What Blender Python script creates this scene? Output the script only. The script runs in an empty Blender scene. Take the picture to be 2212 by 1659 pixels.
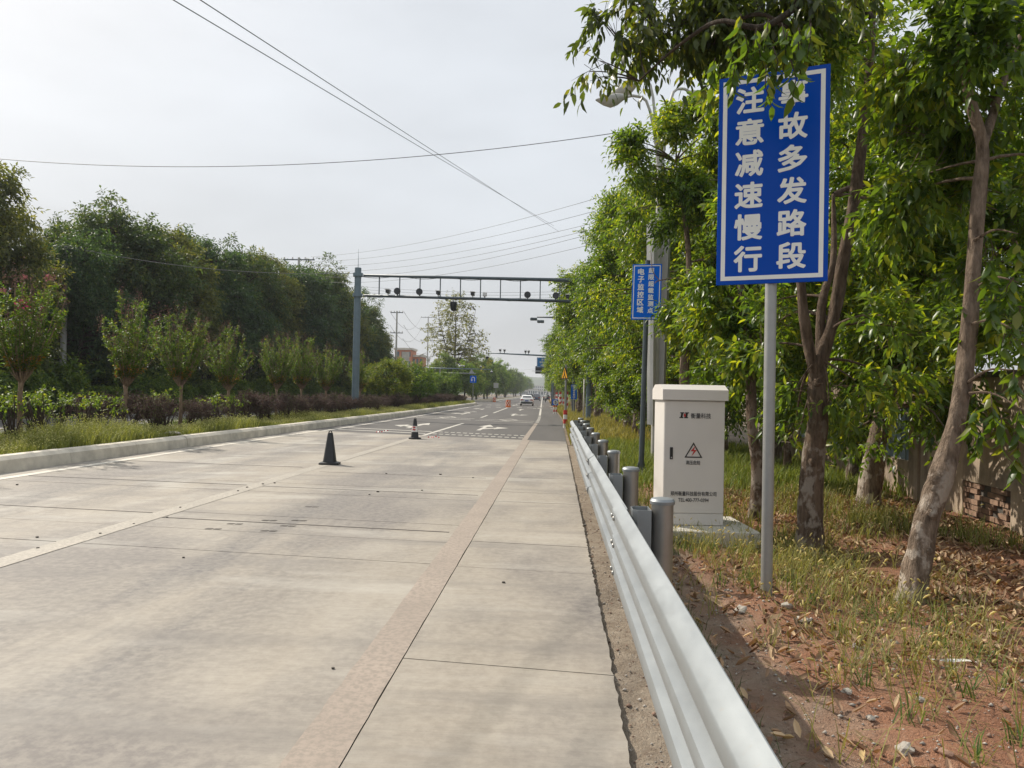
import bpy, math, random
import numpy as np
from mathutils import Vector, Matrix

# ------------------------------------------------------------------ camera, light
SC = bpy.context.scene
COL = SC.collection
FPX = 760.0
H = 1.6
YAW, PITCH, ROLL = math.atan(45 / FPX), math.atan(9.6 / FPX), math.radians(1.1)
_F = Vector((-math.sin(YAW) * math.cos(PITCH), math.cos(YAW) * math.cos(PITCH), math.sin(PITCH)))
_R0 = Vector((math.cos(YAW), math.sin(YAW), 0))
_U0 = _R0.cross(_F)
_U = (math.cos(ROLL) * _U0 - math.sin(ROLL) * _R0).normalized()
_R = _F.cross(_U)
cam = bpy.data.cameras.new('camera')
cam.sensor_width = 36.0
cam.lens = 36.0 * FPX / 1024.0
cam.clip_start, cam.clip_end = 0.05, 9000.0
cam_ob = bpy.data.objects.new('camera', cam)
COL.objects.link(cam_ob)
cam_ob.matrix_world = Matrix(((_R.x, _U.x, -_F.x, 0), (_R.y, _U.y, -_F.y, 0), (_R.z, _U.z, -_F.z, H), (0, 0, 0, 1)))
SC.camera = cam_ob

SUN = Vector((-0.90, 0.68, 0.98)).normalized()          # towards the sun
world = bpy.data.worlds.new('World')
SC.world = world
world.use_nodes = True
wn, wl = world.node_tree.nodes, world.node_tree.links
wn.clear()
w_out = wn.new('ShaderNodeOutputWorld')
w_bg = wn.new('ShaderNodeBackground')
w_bg.inputs['Strength'].default_value = 0.1
w_sky = wn.new('ShaderNodeTexSky')
w_sky.sky_type = 'NISHITA'
w_sky.sun_disc = False
w_sky.sun_elevation = math.asin(SUN.z)
w_sky.sun_rotation = math.atan2(SUN.x, SUN.y)
w_sky.air_density, w_sky.dust_density, w_sky.ozone_density = 1.0, 6.0, 1.0
# thin even overcast of a hazy day laid over the clear sky
w_tc = wn.new('ShaderNodeTexCoord')
w_sep = wn.new('ShaderNodeSeparateXYZ')
wl.new(w_tc.outputs['Generated'], w_sep.inputs[0])
w_ramp = wn.new('ShaderNodeValToRGB')
w_ramp.color_ramp.elements[0].position = 0.0
w_ramp.color_ramp.elements[0].color = (0.50, 0.515, 0.535, 1)
w_ramp.color_ramp.elements[1].position = 0.55
w_ramp.color_ramp.elements[1].color = (0.80, 0.845, 0.90, 1)
e = w_ramp.color_ramp.elements.new(0.2)
e.color = (0.675, 0.715, 0.76, 1)
wl.new(w_sep.outputs['Z'], w_ramp.inputs[0])
w_noise = wn.new('ShaderNodeTexNoise')
w_map = wn.new('ShaderNodeMapping')
w_map.inputs['Scale'].default_value = (1.6, 1.6, 5.0)
wl.new(w_tc.outputs['Generated'], w_map.inputs[0])
wl.new(w_map.outputs[0], w_noise.inputs[0])
w_noise.inputs['Scale'].default_value = 1.5
w_noise.inputs['Detail'].default_value = 4.0
w_mr = wn.new('ShaderNodeMapRange')
w_mr.inputs[1].default_value, w_mr.inputs[2].default_value = 0.3, 0.7
w_mr.inputs[3].default_value, w_mr.inputs[4].default_value = 8.9, 11.1
wl.new(w_noise.outputs['Fac'], w_mr.inputs[0])
w_sc = wn.new('ShaderNodeVectorMath')
w_sc.operation = 'SCALE'
wl.new(w_ramp.outputs[0], w_sc.inputs[0])
wl.new(w_mr.outputs[0], w_sc.inputs['Scale'])
w_mix = wn.new('ShaderNodeMix')
w_mix.data_type = 'RGBA'
w_mix.inputs[0].default_value = 0.88
wl.new(w_sky.outputs[0], w_mix.inputs[6])
wl.new(w_sc.outputs[0], w_mix.inputs[7])
wl.new(w_mix.outputs[2], w_bg.inputs['Color'])
wl.new(w_bg.outputs[0], w_out.inputs['Surface'])

sun = bpy.data.lights.new('sun', 'SUN')
sun.energy, sun.angle, sun.color = 5.0, math.radians(0.6), (1.0, 0.92, 0.80)
sun_ob = bpy.data.objects.new('sun', sun)
COL.objects.link(sun_ob)
sun_ob.rotation_euler = (-SUN).to_track_quat('-Z', 'Y').to_euler()

SC.view_settings.view_transform = 'Standard'
SC.view_settings.look = 'None'
SC.view_settings.gamma = 1.0
SC.view_settings.exposure = 0.12
SC.view_settings.use_curve_mapping = False
SC.cycles.max_bounces = 6
SC.cycles.diffuse_bounces = 3
SC.cycles.transmission_bounces = 4
SC.cycles.volume_bounces = 0
SC.cycles.use_denoising = True

RNG = np.random.default_rng(7)
random.seed(7)


# ------------------------------------------------------------------ small helpers
def px(u, v, y):
    """world point on the vertical plane Y=y that lies on the sight line of picture point (u, v), 1024 px wide"""
    d = _F * FPX + _R * (u - 512) - _U * (v - 384)
    t = y / d.y
    return Vector((d.x * t, y, H + d.z * t))


def pp(u, v, y):
    return px(u * 1024 / 2212, v * 1024 / 2212, y)


def bend(y):
    y = np.asarray(y, dtype=float)
    return -0.0185 * np.where(y > 45, y - 45 - 5 * (1 - np.exp(-np.maximum(y - 45, 0) / 5)), 0.0)


def rx(x, y):
    return float(x + bend(y))


def tag(o, label=None, cat=None, group=None, kind=None):
    if label: o['label'] = label
    if cat: o['category'] = cat
    if group: o['group'] = group
    if kind: o['kind'] = kind
    return o


def empty(name, loc=(0, 0, 0), rz=0.0, label=None, cat=None, group=None, kind=None):
    o = bpy.data.objects.new(name, None)
    o.location = loc
    o.rotation_euler = (0, 0, rz)
    o.empty_display_size = 0.2
    COL.objects.link(o)
    return tag(o, label, cat, group, kind)


def link(name, me, parent=None, loc=(0, 0, 0), rot=(0, 0, 0), scale=(1, 1, 1)):
    o = bpy.data.objects.new(name, me)
    o.location, o.rotation_euler, o.scale = loc, rot, scale
    COL.objects.link(o)
    if parent: o.parent = parent
    return o


def dup(root, loc=None, rz=None, scale=None, label=None, group=None):
    r = root.copy()
    COL.objects.link(r)
    if loc is not None: r.location = loc
    if rz is not None: r.rotation_euler = (0, 0, rz)
    if scale is not None: r.scale = scale
    if label: r['label'] = label
    if group: r['group'] = group
    for ch in list(root.children):
        c = ch.copy()
        COL.objects.link(c)
        c.parent = r
        for g in ch.children:
            d = g.copy()
            COL.objects.link(d)
            d.parent = c
    return r


class MB:
    def __init__(self):
        self.v, self.f, self.m = [], [], []

    def add(self, vs, fs, mi=0):
        b = len(self.v)
        self.v += [tuple(p) for p in vs]
        self.f += [tuple(b + i for i in f) for f in fs]
        self.m += [mi] * len(fs)
        return self

    def box(self, x0, x1, y0, y1, z0, z1, mi=0):
        vs = [(x0, y0, z0), (x1, y0, z0), (x1, y1, z0), (x0, y1, z0), (x0, y0, z1), (x1, y0, z1), (x1, y1, z1), (x0, y1, z1)]
        return self.add(vs, [(3, 2, 1, 0), (4, 5, 6, 7), (0, 1, 5, 4), (1, 2, 6, 5), (2, 3, 7, 6), (3, 0, 4, 7)], mi)

    def bevbox(self, x0, x1, y0, y1, z0, z1, b=0.01, mi=0):
        """box with chamfered edges (3 rings each side in z)"""
        def ring(i, z):
            return [(x0 + i, y0 + b, z), (x0 + b, y0 + i, z), (x1 - b, y0 + i, z), (x1 - i, y0 + b, z),
                    (x1 - i, y1 - b, z), (x1 - b, y1 - i, z), (x0 + b, y1 - i, z), (x0 + i, y1 - b, z)]
        vs = ring(b, z0) + ring(0, z0 + b) + ring(0, z1 - b) + ring(b, z1)
        fs = [tuple(range(7, -1, -1)), tuple(range(24, 32))]
        for k in range(3):
            for i in range(8):
                j = (i + 1) % 8
                fs.append((k * 8 + i, k * 8 + j, k * 8 + 8 + j, k * 8 + 8 + i))
        return self.add(vs, fs, mi)

    def tube(self, path, radii, n=8, mi=0, cap=True, wob=0.0, rng=None):
        P = np.array([tuple(p) for p in path], float)
        k = len(P)
        if np.isscalar(radii): radii = [radii] * k
        T = np.gradient(P, axis=0)
        T /= np.linalg.norm(T, axis=1)[:, None] + 1e-9
        a = np.array([0, 0, 1.0]) if abs(T[0, 2]) < 0.9 else np.array([1.0, 0, 0])
        vs = []
        for i in range(k):
            s = np.cross(T[i], a); s /= np.linalg.norm(s) + 1e-9
            t = np.cross(s, T[i])
            a = t
            for j in range(n):
                q = 2 * math.pi * j / n
                r = radii[i]
                if wob and rng is not None: r *= 1 + wob * (1.4 * math.sin(2 * q + i * .55) + math.sin(3 * q - i * .8 + 1) + .8 * math.sin(5 * q + i * 1.3)) * .8 + rng.uniform(-wob, wob) * .7
                vs.append(P[i] + (s * math.cos(q) + t * math.sin(q)) * r)
        fs = []
        for i in range(k - 1):
            for j in range(n):
                jj = (j + 1) % n
                fs.append((i * n + j, i * n + jj, (i + 1) * n + jj, (i + 1) * n + j))
        if cap:
            fs.append(tuple(range(n - 1, -1, -1)))
            fs.append(tuple(range((k - 1) * n, k * n)))
        return self.add(vs, fs, mi)

    def lathe(self, prof, n=16, mi=0, origin=(0, 0, 0), axis='z'):
        vs, fs = [], []
        for r, z in prof:
            for j in range(n):
                q = 2 * math.pi * j / n
                p = (r * math.cos(q), r * math.sin(q), z)
                if axis == 'y': p = (p[0], p[2], p[1])
                if axis == 'x': p = (p[2], p[0], p[1])
                vs.append((p[0] + origin[0], p[1] + origin[1], p[2] + origin[2]))
        k = len(prof)
        for i in range(k - 1):
            for j in range(n):
                jj = (j + 1) % n
                fs.append((i * n + j, i * n + jj, (i + 1) * n + jj, (i + 1) * n + j))
        fs.append(tuple(range(n - 1, -1, -1)))
        fs.append(tuple(range((k - 1) * n, k * n)))
        return self.add(vs, fs, mi)

    def prism(self, poly, z0, z1, mi=0, plane='xy'):
        """polygon (list of 2D points) extruded; plane 'xz' extrudes along y"""
        n = len(poly)
        if plane == 'xy':
            vs = [(a, b, z0) for a, b in poly] + [(a, b, z1) for a, b in poly]
        elif plane == 'xz':
            vs = [(a, z0, b) for a, b in poly] + [(a, z1, b) for a, b in poly]
        else:
            vs = [(z0, a, b) for a, b in poly] + [(z1, a, b) for a, b in poly]
        fs = [tuple(range(n - 1, -1, -1)), tuple(range(n, 2 * n))]
        fs += [(i, (i + 1) % n, n + (i + 1) % n, n + i) for i in range(n)]
        return self.add(vs, fs, mi)

    def mesh(self, name, mats, smooth=False):
        me = bpy.data.meshes.new(name)
        me.from_pydata(self.v, [], self.f)
        for m in (mats if isinstance(mats, (list, tuple)) else [mats]): me.materials.append(m)
        if any(self.m): me.polygons.foreach_set('material_index', self.m)
        if smooth is True:
            me.polygons.foreach_set('use_smooth', [True] * len(me.polygons))
        me.validate()
        me.update()
        if smooth == 'angle':
            me.polygons.foreach_set('use_smooth', [True] * len(me.polygons))
            me.set_sharp_from_angle(angle=math.radians(35))
        return me

    def build(self, name, mats, parent=None, smooth=False, loc=(0, 0, 0), rot=(0, 0, 0)):
        return link(name, self.mesh(name, mats, smooth), parent, loc, rot)


def np_mesh(name, V, loops, sizes, mat, tint=None, smooth=False):
    me = bpy.data.meshes.new(name)
    V = np.asarray(V, np.float32)
    me.vertices.add(len(V))
    me.vertices.foreach_set('co', V.ravel())
    me.loops.add(len(loops))
    me.loops.foreach_set('vertex_index', np.asarray(loops, np.int32))
    me.polygons.add(len(sizes))
    st = np.concatenate([[0], np.cumsum(sizes)[:-1]]).astype(np.int32)
    me.polygons.foreach_set('loop_start', st)
    me.polygons.foreach_set('loop_total', np.asarray(sizes, np.int32))
    if smooth: me.polygons.foreach_set('use_smooth', np.ones(len(sizes), bool))
    if tint is not None:
        a = me.attributes.new('tint', 'FLOAT_COLOR', 'POINT')
        c = np.ones((len(V), 4), np.float32)
        c[:, :3] = tint
        a.data.foreach_set('color', c.ravel())
    me.materials.append(mat)
    me.update(calc_edges=True)
    return me


# ------------------------------------------------------------------ materials
def newmat(name):
    m = bpy.data.materials.new(name)
    m.use_nodes = True
    nt = m.node_tree
    bs = nt.nodes['Principled BSDF']
    return m, nt, bs


def noise(nt, scale, detail=4, vec=None, rough=0.55):
    n = nt.nodes.new('ShaderNodeTexNoise')
    n.inputs['Scale'].default_value = scale
    n.inputs['Detail'].default_value = detail
    n.inputs['Roughness'].default_value = rough
    if vec is not None: nt.links.new(vec, n.inputs['Vector'])
    return n


def objcoord(nt, scale=(1, 1, 1)):
    tc = nt.nodes.new('ShaderNodeTexCoord')
    mp = nt.nodes.new('ShaderNodeMapping')
    mp.inputs['Scale'].default_value = scale
    nt.links.new(tc.outputs['Object'], mp.inputs[0])
    return mp.outputs[0]


def ramp(nt, fac, stops):
    r = nt.nodes.new('ShaderNodeValToRGB')
    el = r.color_ramp.elements
    el[0].position, el[0].color = stops[0][0], (*stops[0][1], 1)
    el[1].position, el[1].color = stops[-1][0], (*stops[-1][1], 1)
    for p, c in stops[1:-1]:
        q = el.new(p); q.color = (*c, 1)
    nt.links.new(fac, r.inputs[0])
    return r.outputs[0]


def mixc(nt, fac, a, b, mode='MIX'):
    m = nt.nodes.new('ShaderNodeMix')
    m.data_type = 'RGBA'
    m.blend_type = mode
    for s, i in ((fac, 0), (a, 6), (b, 7)):
        if hasattr(s, 'links') or hasattr(s, 'is_linked'): nt.links.new(s, m.inputs[i])
        elif i == 0: m.inputs[0].default_value = s
        else: m.inputs[i].default_value = (*s, 1)
    return m.outputs[2]


def mrange(nt, fac, a, b, c, d):
    m = nt.nodes.new('ShaderNodeMapRange')
    m.inputs[1].default_value, m.inputs[2].default_value = a, b
    m.inputs[3].default_value, m.inputs[4].default_value = c, d
    nt.links.new(fac, m.inputs[0])
    return m.outputs[0]


def bump(nt, bs, height, strength=0.3, dist=0.02):
    b = nt.nodes.new('ShaderNodeBump')
    b.inputs['Strength'].default_value = strength
    b.inputs['Distance'].default_value = dist
    nt.links.new(height, b.inputs['Height'])
    nt.links.new(b.outputs[0], bs.inputs['Normal'])


def sc(c, k):
    return tuple(min(1.0, x * k) for x in c)


def plain(name, col, rough=0.6, metal=0.0, var=0.15, scale=6.0, bmp=0.0, spec=0.5):
    m, nt, bs = newmat(name)
    v = objcoord(nt)
    n = noise(nt, scale, 5, v)
    nt.links.new(ramp(nt, n.outputs['Fac'], [(0.3, sc(col, 1 - var)), (0.7, sc(col, 1 + var))]), bs.inputs['Base Color'])
    bs.inputs['Roughness'].default_value = rough
    bs.inputs['Metallic'].default_value = metal
    bs.inputs['Specular IOR Level'].default_value = spec
    if bmp:
        n2 = noise(nt, scale * 6, 3, v)
        bump(nt, bs, n2.outputs['Fac'], bmp, 0.01)
    return m


def leafmat(name, gain=1.0, trans=0.4, rough=0.42, tcol=(1.25, 1.15, 0.35), spec=0.5):
    m, nt, bs = newmat(name)
    at = nt.nodes.new('ShaderNodeAttribute')
    at.attribute_name = 'tint'
    sc_ = nt.nodes.new('ShaderNodeVectorMath'); sc_.operation = 'SCALE'
    sc_.inputs['Scale'].default_value = gain
    nt.links.new(at.outputs['Color'], sc_.inputs[0])
    nt.links.new(sc_.outputs[0], bs.inputs['Base Color'])
    bs.inputs['Roughness'].default_value = rough
    bs.inputs['Specular IOR Level'].default_value = spec
    tr = nt.nodes.new('ShaderNodeBsdfTranslucent')
    mul = nt.nodes.new('ShaderNodeVectorMath'); mul.operation = 'MULTIPLY'
    mul.inputs[1].default_value = tcol
    nt.links.new(sc_.outputs[0], mul.inputs[0])
    nt.links.new(mul.outputs[0], tr.inputs['Color'])
    ms = nt.nodes.new('ShaderNodeMixShader')
    ms.inputs[0].default_value = trans
    nt.links.new(bs.outputs[0], ms.inputs[1])
    nt.links.new(tr.outputs[0], ms.inputs[2])
    nt.links.new(ms.outputs[0], nt.nodes['Material Output'].inputs[0])
    return m


def barkmat(name, dark, light, patch=None, top=None):
    m, nt, bs = newmat(name)
    v = objcoord(nt, (1, 1, 0.25))
    n = noise(nt, 22, 6, v, 0.65)
    c = ramp(nt, n.outputs['Fac'], [(0.32, dark), (0.68, light)])
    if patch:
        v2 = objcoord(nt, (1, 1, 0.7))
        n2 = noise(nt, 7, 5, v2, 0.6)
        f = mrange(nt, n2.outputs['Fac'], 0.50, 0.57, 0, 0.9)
        if top:  # real scars fade out upwards; the upper trunk's shade is put into the colour
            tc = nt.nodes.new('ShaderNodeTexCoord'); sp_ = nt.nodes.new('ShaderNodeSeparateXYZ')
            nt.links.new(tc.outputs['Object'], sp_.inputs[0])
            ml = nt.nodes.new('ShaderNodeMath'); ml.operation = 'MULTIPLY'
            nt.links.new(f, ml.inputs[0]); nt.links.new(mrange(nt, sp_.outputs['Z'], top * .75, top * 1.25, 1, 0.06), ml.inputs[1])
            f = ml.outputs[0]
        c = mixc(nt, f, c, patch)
    nt.links.new(c, bs.inputs['Base Color'])
    bs.inputs['Roughness'].default_value = 0.9
    bs.inputs['Specular IOR Level'].default_value = 0.2
    n5 = noise(nt, 60, 4, v, 0.7)
    ad = nt.nodes.new('ShaderNodeMath'); ad.operation = 'MULTIPLY_ADD'; ad.inputs[1].default_value = .4
    nt.links.new(n5.outputs['Fac'], ad.inputs[0]); nt.links.new(n.outputs['Fac'], ad.inputs[2])
    bump(nt, bs, ad.outputs[0], 1.0, 0.05)
    return m


def concrete_road():
    m, nt, bs = newmat('worn_concrete')
    tc = nt.nodes.new('ShaderNodeTexCoord')
    obj = tc.outputs['Object']
    sep = nt.nodes.new('ShaderNodeSeparateXYZ'); nt.links.new(obj, sep.inputs[0])
    v_big = objcoord(nt, (0.55, 0.22, 1))
    n_big = noise(nt, 1.0, 6, v_big, 0.6)
    base = ramp(nt, n_big.outputs['Fac'], [(0.32, (0.235, 0.203, 0.164)), (0.5, (0.318, 0.28, 0.23)), (0.68, (0.39, 0.352, 0.296))])
    # grey rubber-polished middle of each lane
    def lane(cx, w):
        s = nt.nodes.new('ShaderNodeMath'); s.operation = 'SUBTRACT'; s.inputs[1].default_value = cx
        nt.links.new(sep.outputs['X'], s.inputs[0])
        d = nt.nodes.new('ShaderNodeMath'); d.operation = 'ABSOLUTE'; nt.links.new(s.outputs[0], d.inputs[0])
        return mrange(nt, d.outputs[0], w * 0.25, w, 1, 0)
    add = nt.nodes.new('ShaderNodeMath'); add.operation = 'ADD'
    nt.links.new(lane(-2.95, 1.35), add.inputs[0]); nt.links.new(lane(-7.2, 1.3), add.inputs[1])
    v_st = objcoord(nt, (1.2, 0.3, 1))
    n_st = noise(nt, 1.1, 5, v_st, 0.6)
    mul = nt.nodes.new('ShaderNodeMath'); mul.operation = 'MULTIPLY'
    nt.links.new(add.outputs[0], mul.inputs[0])
    nt.links.new(mrange(nt, n_st.outputs['Fac'], 0.38, 0.58, 0.1, 0.95), mul.inputs[1])
    base = mixc(nt, mul.outputs[0], base, (0.125, 0.117, 0.114))
    # pale dusty patches, stronger in the inner lane
    v_p = objcoord(nt, (0.5, 0.28, 1))
    n_p = noise(nt, 1.7, 5, v_p, 0.6)
    lm = mrange(nt, sep.outputs['X'], -6.0, -4.6, 0.75, 0.25)
    pm = nt.nodes.new('ShaderNodeMath'); pm.operation = 'MULTIPLY'
    nt.links.new(mrange(nt, n_p.outputs['Fac'], 0.5, 0.66, 0, 1), pm.inputs[0]); nt.links.new(lm, pm.inputs[1])
    base = mixc(nt, pm.outputs[0], base, (0.46, 0.435, 0.385))
    # fine broom texture across the lane and specks
    v_br = objcoord(nt, (2.0, 60, 1))
    n_br = noise(nt, 1.2, 3, v_br, 0.6)
    base = mixc(nt, mrange(nt, n_br.outputs['Fac'], 0.35, 0.65, 0.0, 0.3), base, (0.2, 0.175, 0.145))
    n_sp = noise(nt, 55, 4, obj, 0.7)
    base = mixc(nt, mrange(nt, n_sp.outputs['Fac'], 0.60, 0.72, 0, 0.45), base, (0.16, 0.14, 0.115))
    n_m = noise(nt, 4.0, 6, obj, 0.65)
    base = mixc(nt, mrange(nt, n_m.outputs['Fac'], 0.52, 0.70, 0, 0.45), base, (0.21, 0.185, 0.155))
    v_d = objcoord(nt, (0.42, 0.2, 1))
    n_d = noise(nt, 1.25, 4, v_d, 0.5)
    base = mixc(nt, mrange(nt, n_d.outputs['Fac'], 0.47, 0.62, 0, 0.85), base, (0.145, 0.130, 0.122))
    n_g = noise(nt, 14.0, 5, obj, 0.7)
    base = mixc(nt, mrange(nt, n_g.outputs['Fac'], 0.40, 0.62, 0.0, 0.28), base, (0.45, 0.41, 0.34))
    v_h = objcoord(nt, (0.22, 1.5, 1))  # dark crosswise streaks; a tree-shadow look put into the colour
    n_h = noise(nt, 1.3, 5, v_h, 0.6)
    base = mixc(nt, mrange(nt, n_h.outputs['Fac'], 0.5, 0.68, 0, 0.5), base, (0.17, 0.155, 0.14))
    n_w = noise(nt, 1.0, 4, objcoord(nt, (0.3, 1.1, 1)), 0.6)
    base = mixc(nt, mrange(nt, n_w.outputs['Fac'], 0.56, 0.7, 0, 0.45), base, (0.44, 0.415, 0.365))
    nt.links.new(base, bs.inputs['Base Color'])
    bs.inputs['Roughness'].default_value = 0.72
    bs.inputs['Specular IOR Level'].default_value = 0.35
    bump(nt, bs, n_br.outputs['Fac'], 0.18, 0.006)
    return m


def asphalt():
    m, nt, bs = newmat('asphalt')
    tc = nt.nodes.new('ShaderNodeTexCoord'); obj = tc.outputs['Object']
    v = objcoord(nt, (0.7, 0.06, 1))
    n1 = noise(nt, 1.0, 5, v)
    c = ramp(nt, n1.outputs['Fac'], [(0.3, (0.066, 0.061, 0.057)), (0.7, (0.105, 0.097, 0.09))])
    n2 = noise(nt, 60, 3, obj)
    c = mixc(nt, mrange(nt, n2.outputs['Fac'], 0.4, 0.7, 0, 0.3), c, (0.14, 0.13, 0.12))
    nt.links.new(c, bs.inputs['Base Color'])
    bs.inputs['Roughness'].default_value = 0.78
    bs.inputs['Specular IOR Level'].default_value = 0.35
    return m


def paint(name, col, wear=0.5, under=(0.3, 0.27, 0.23)):
    m, nt, bs = newmat(name)
    tc = nt.nodes.new('ShaderNodeTexCoord'); obj = tc.outputs['Object']
    n = noise(nt, 26, 6, obj, 0.75)
    f = mrange(nt, n.outputs['Fac'], wear, wear + 0.14, 0, 0.8)
    n2 = noise(nt, 1.3, 4, obj)
    c0 = ramp(nt, n2.outputs['Fac'], [(0.3, sc(col, 0.85)), (0.7, sc(col, 1.08))])
    nt.links.new(mixc(nt, f, c0, under), bs.inputs['Base Color'])
    bs.inputs['Roughness'].default_value = 0.7
    return m


def soilmat():
    m, nt, bs = newmat('reddish_soil')
    tc = nt.nodes.new('ShaderNodeTexCoord'); obj = tc.outputs['Object']
    sep = nt.nodes.new('ShaderNodeSeparateXYZ'); nt.links.new(obj, sep.inputs[0])
    n1 = noise(nt, 1.4, 6, obj, 0.65)
    red = ramp(nt, n1.outputs['Fac'], [(0.3, (0.25, 0.122, 0.074)), (0.52, (0.385, 0.195, 0.118)), (0.72, (0.48, 0.30, 0.20))])
    n2 = noise(nt, 6, 6, obj, 0.7)
    sand = ramp(nt, n2.outputs['Fac'], [(0.3, (0.25, 0.195, 0.145)), (0.7, (0.45, 0.375, 0.29))])
    # greyer dust next to the barrier
    nn = noise(nt, 1.8, 5, obj)
    w = nt.nodes.new('ShaderNodeMath'); w.operation = 'MULTIPLY_ADD'
    w.inputs[1].default_value = -1.5; nt.links.new(nn.outputs['Fac'], w.inputs[0]); nt.links.new(sep.outputs['X'], w.inputs[2])
    c = mixc(nt, mrange(nt, w.outputs[0], 0.15, 0.85, 1, 0), red, sand)
    n3 = noise(nt, 38, 4, obj, 0.75)
    c = mixc(nt, mrange(nt, n3.outputs['Fac'], 0.62, 0.7, 0, 0.7), c, (0.5, 0.44, 0.38))
    n4 = noise(nt, 21, 4, obj, 0.7)
    c = mixc(nt, mrange(nt, n4.outputs['Fac'], 0.57, 0.72, 0, 0.45), c, (0.12, 0.065, 0.042))
    n6 = noise(nt, 95, 3, obj, 0.8)
    c = mixc(nt, mrange(nt, n6.outputs['Fac'], 0.63, 0.70, 0, 0.75), c, (0.55, 0.48, 0.42))
    n7 = noise(nt, 70, 3, obj, 0.8)
    c = mixc(nt, mrange(nt, n7.outputs['Fac'], 0.60, 0.70, 0, 0.45), c, (0.09, 0.05, 0.034))
    n8 = noise(nt, 2.6, 6, obj, 0.7)
    c = mixc(nt, mrange(nt, n8.outputs['Fac'], 0.58, 0.68, 0, 0.6), c, (0.40, 0.34, 0.28))
    nt.links.new(c, bs.inputs['Base Color'])
    bs.inputs['Roughness'].default_value = 0.95
    bs.inputs['Specular IOR Level'].default_value = 0.15
    ad = nt.nodes.new('ShaderNodeMath'); ad.operation = 'ADD'
    nt.links.new(n3.outputs['Fac'], ad.inputs[0]); nt.links.new(n7.outputs['Fac'], ad.inputs[1])
    bump(nt, bs, ad.outputs[0], 1.0, 0.03)
    return m


def galv(name='galvanised_steel', col=(0.27, 0.29, 0.30), rough=0.45, metal=0.5):
    m, nt, bs = newmat(name)
    v = objcoord(nt, (1, .35, 1))
    n = noise(nt, 11, 5, v, 0.65)
    n2 = noise(nt, 3, 4, v)
    c = ramp(nt, n.outputs['Fac'], [(0.3, sc(col, 0.92)), (0.7, sc(col, 1.06))])
    c = mixc(nt, mrange(nt, n2.outputs['Fac'], 0.5, 0.75, 0, 0.2), c, sc(col, 0.75))
    v3 = objcoord(nt, (9, 9, 0.8))
    n3 = noise(nt, 5, 5, v3, 0.7)
    c = mixc(nt, mrange(nt, n3.outputs['Fac'], 0.6, 0.72, 0, 0.3), c, (0.3, 0.26, 0.21))
    nt.links.new(c, bs.inputs['Base Color'])
    bs.inputs['Metallic'].default_value = metal
    nt.links.new(mrange(nt, n.outputs['Fac'], 0.3, 0.7, rough - 0.03, rough + 0.05), bs.inputs['Roughness'])
    return m


def wallmat():
    m, nt, bs = newmat('stained_plaster')
    tc = nt.nodes.new('ShaderNodeTexCoord'); obj = tc.outputs['Object']
    v = objcoord(nt, (1.5, 1.5, 0.35))
    n1 = noise(nt, 2.2, 7, v, 0.7)
    c = ramp(nt, n1.outputs['Fac'], [(0.28, (0.17, 0.13, 0.10)), (0.5, (0.36, 0.28, 0.20)), (0.7, (0.46, 0.37, 0.28))])
    n2 = noise(nt, 1.0, 6, obj, 0.7)
    c = mixc(nt, mrange(nt, n2.outputs['Fac'], 0.55, 0.7, 0, 0.7), c, (0.14, 0.125, 0.11))
    nt.links.new(c, bs.inputs['Base Color'])
    bs.inputs['Roughness'].default_value = 0.9
    bump(nt, bs, n1.outputs['Fac'], 0.4, 0.02)
    return m


M = {}
M['concrete'] = concrete_road()
M['asphalt'] = asphalt()
M['joint'] = plain('joint_filler', (0.085, 0.075, 0.064), 0.95)
M['kerb'] = plain('kerb_concrete', (0.58, 0.53, 0.44), 0.85, var=0.22, scale=3.0, bmp=0.25)
M['white_paint'] = paint('white_road_paint', (0.55, 0.52, 0.46), 0.5, (0.16, 0.145, 0.13))
M['faded_paint'] = paint('worn_yellowish_paint', (0.385, 0.345, 0.285), 0.43, (0.25, 0.225, 0.19))
M['pink_paint'] = paint('worn_pinkish_paint', (0.325, 0.265, 0.215), 0.44, (0.22, 0.185, 0.15))
M['pale_paint'] = paint('chalky_white_paint', (0.58, 0.54, 0.46), 0.5, (0.4, 0.36, 0.3))
M['soil'] = soilmat()
M['verge'] = plain('dry_verge_earth', (0.17, 0.125, 0.08), 0.95, var=0.35, scale=0.8)
M['median_soil'] = plain('median_soil', (0.12, 0.10, 0.06), 0.95, var=0.35, scale=1.5)
M['terrain'] = plain('distant_ground', (0.11, 0.115, 0.07), 0.95, var=0.3, scale=0.05)
M['galv'] = galv()
M['galv_post'] = galv('weathered_galvanised_post', (0.34, 0.33, 0.31), 0.36, 0.8)
M['pole_grey'] = plain('grey_blue_painted_pole', (0.135, 0.185, 0.215), 0.5, 0.1, 0.1, 4)
M['beam_grey'] = plain('grey_painted_beam', (0.085, 0.11, 0.125), 0.5, 0.1, 0.1, 4)
M['pole_dark'] = plain('dark_grey_painted_steel', (0.085, 0.105, 0.115), 0.5, 0.2, 0.1, 4)
M['sign_pole'] = galv('sign_post_steel', (0.31, 0.31, 0.295), 0.45, 0.4)
M['sign_blue'] = plain('gloss_blue_sign', (0.0003, 0.056, 0.37), 0.18, 0, 0.05, 2, spec=0.13)
M['sign_blue_bright'] = plain('blue_reflective_sign', (0.0003, 0.125, 0.62), 0.4, 0, 0.05, 2, spec=0.12)  # brighter blue of the smaller signs
M['sign_cyan'] = plain('pale_blue_sign', (0.02, 0.20, 0.52), 0.4, 0, 0.05, 2)
M['sign_white'] = plain('white_sign_film', (0.74, 0.74, 0.70), 0.4, 0, 0.03, 8)
M['sign_back'] = plain('bare_sign_back', (0.42, 0.42, 0.40), 0.5, 0.4)
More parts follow.
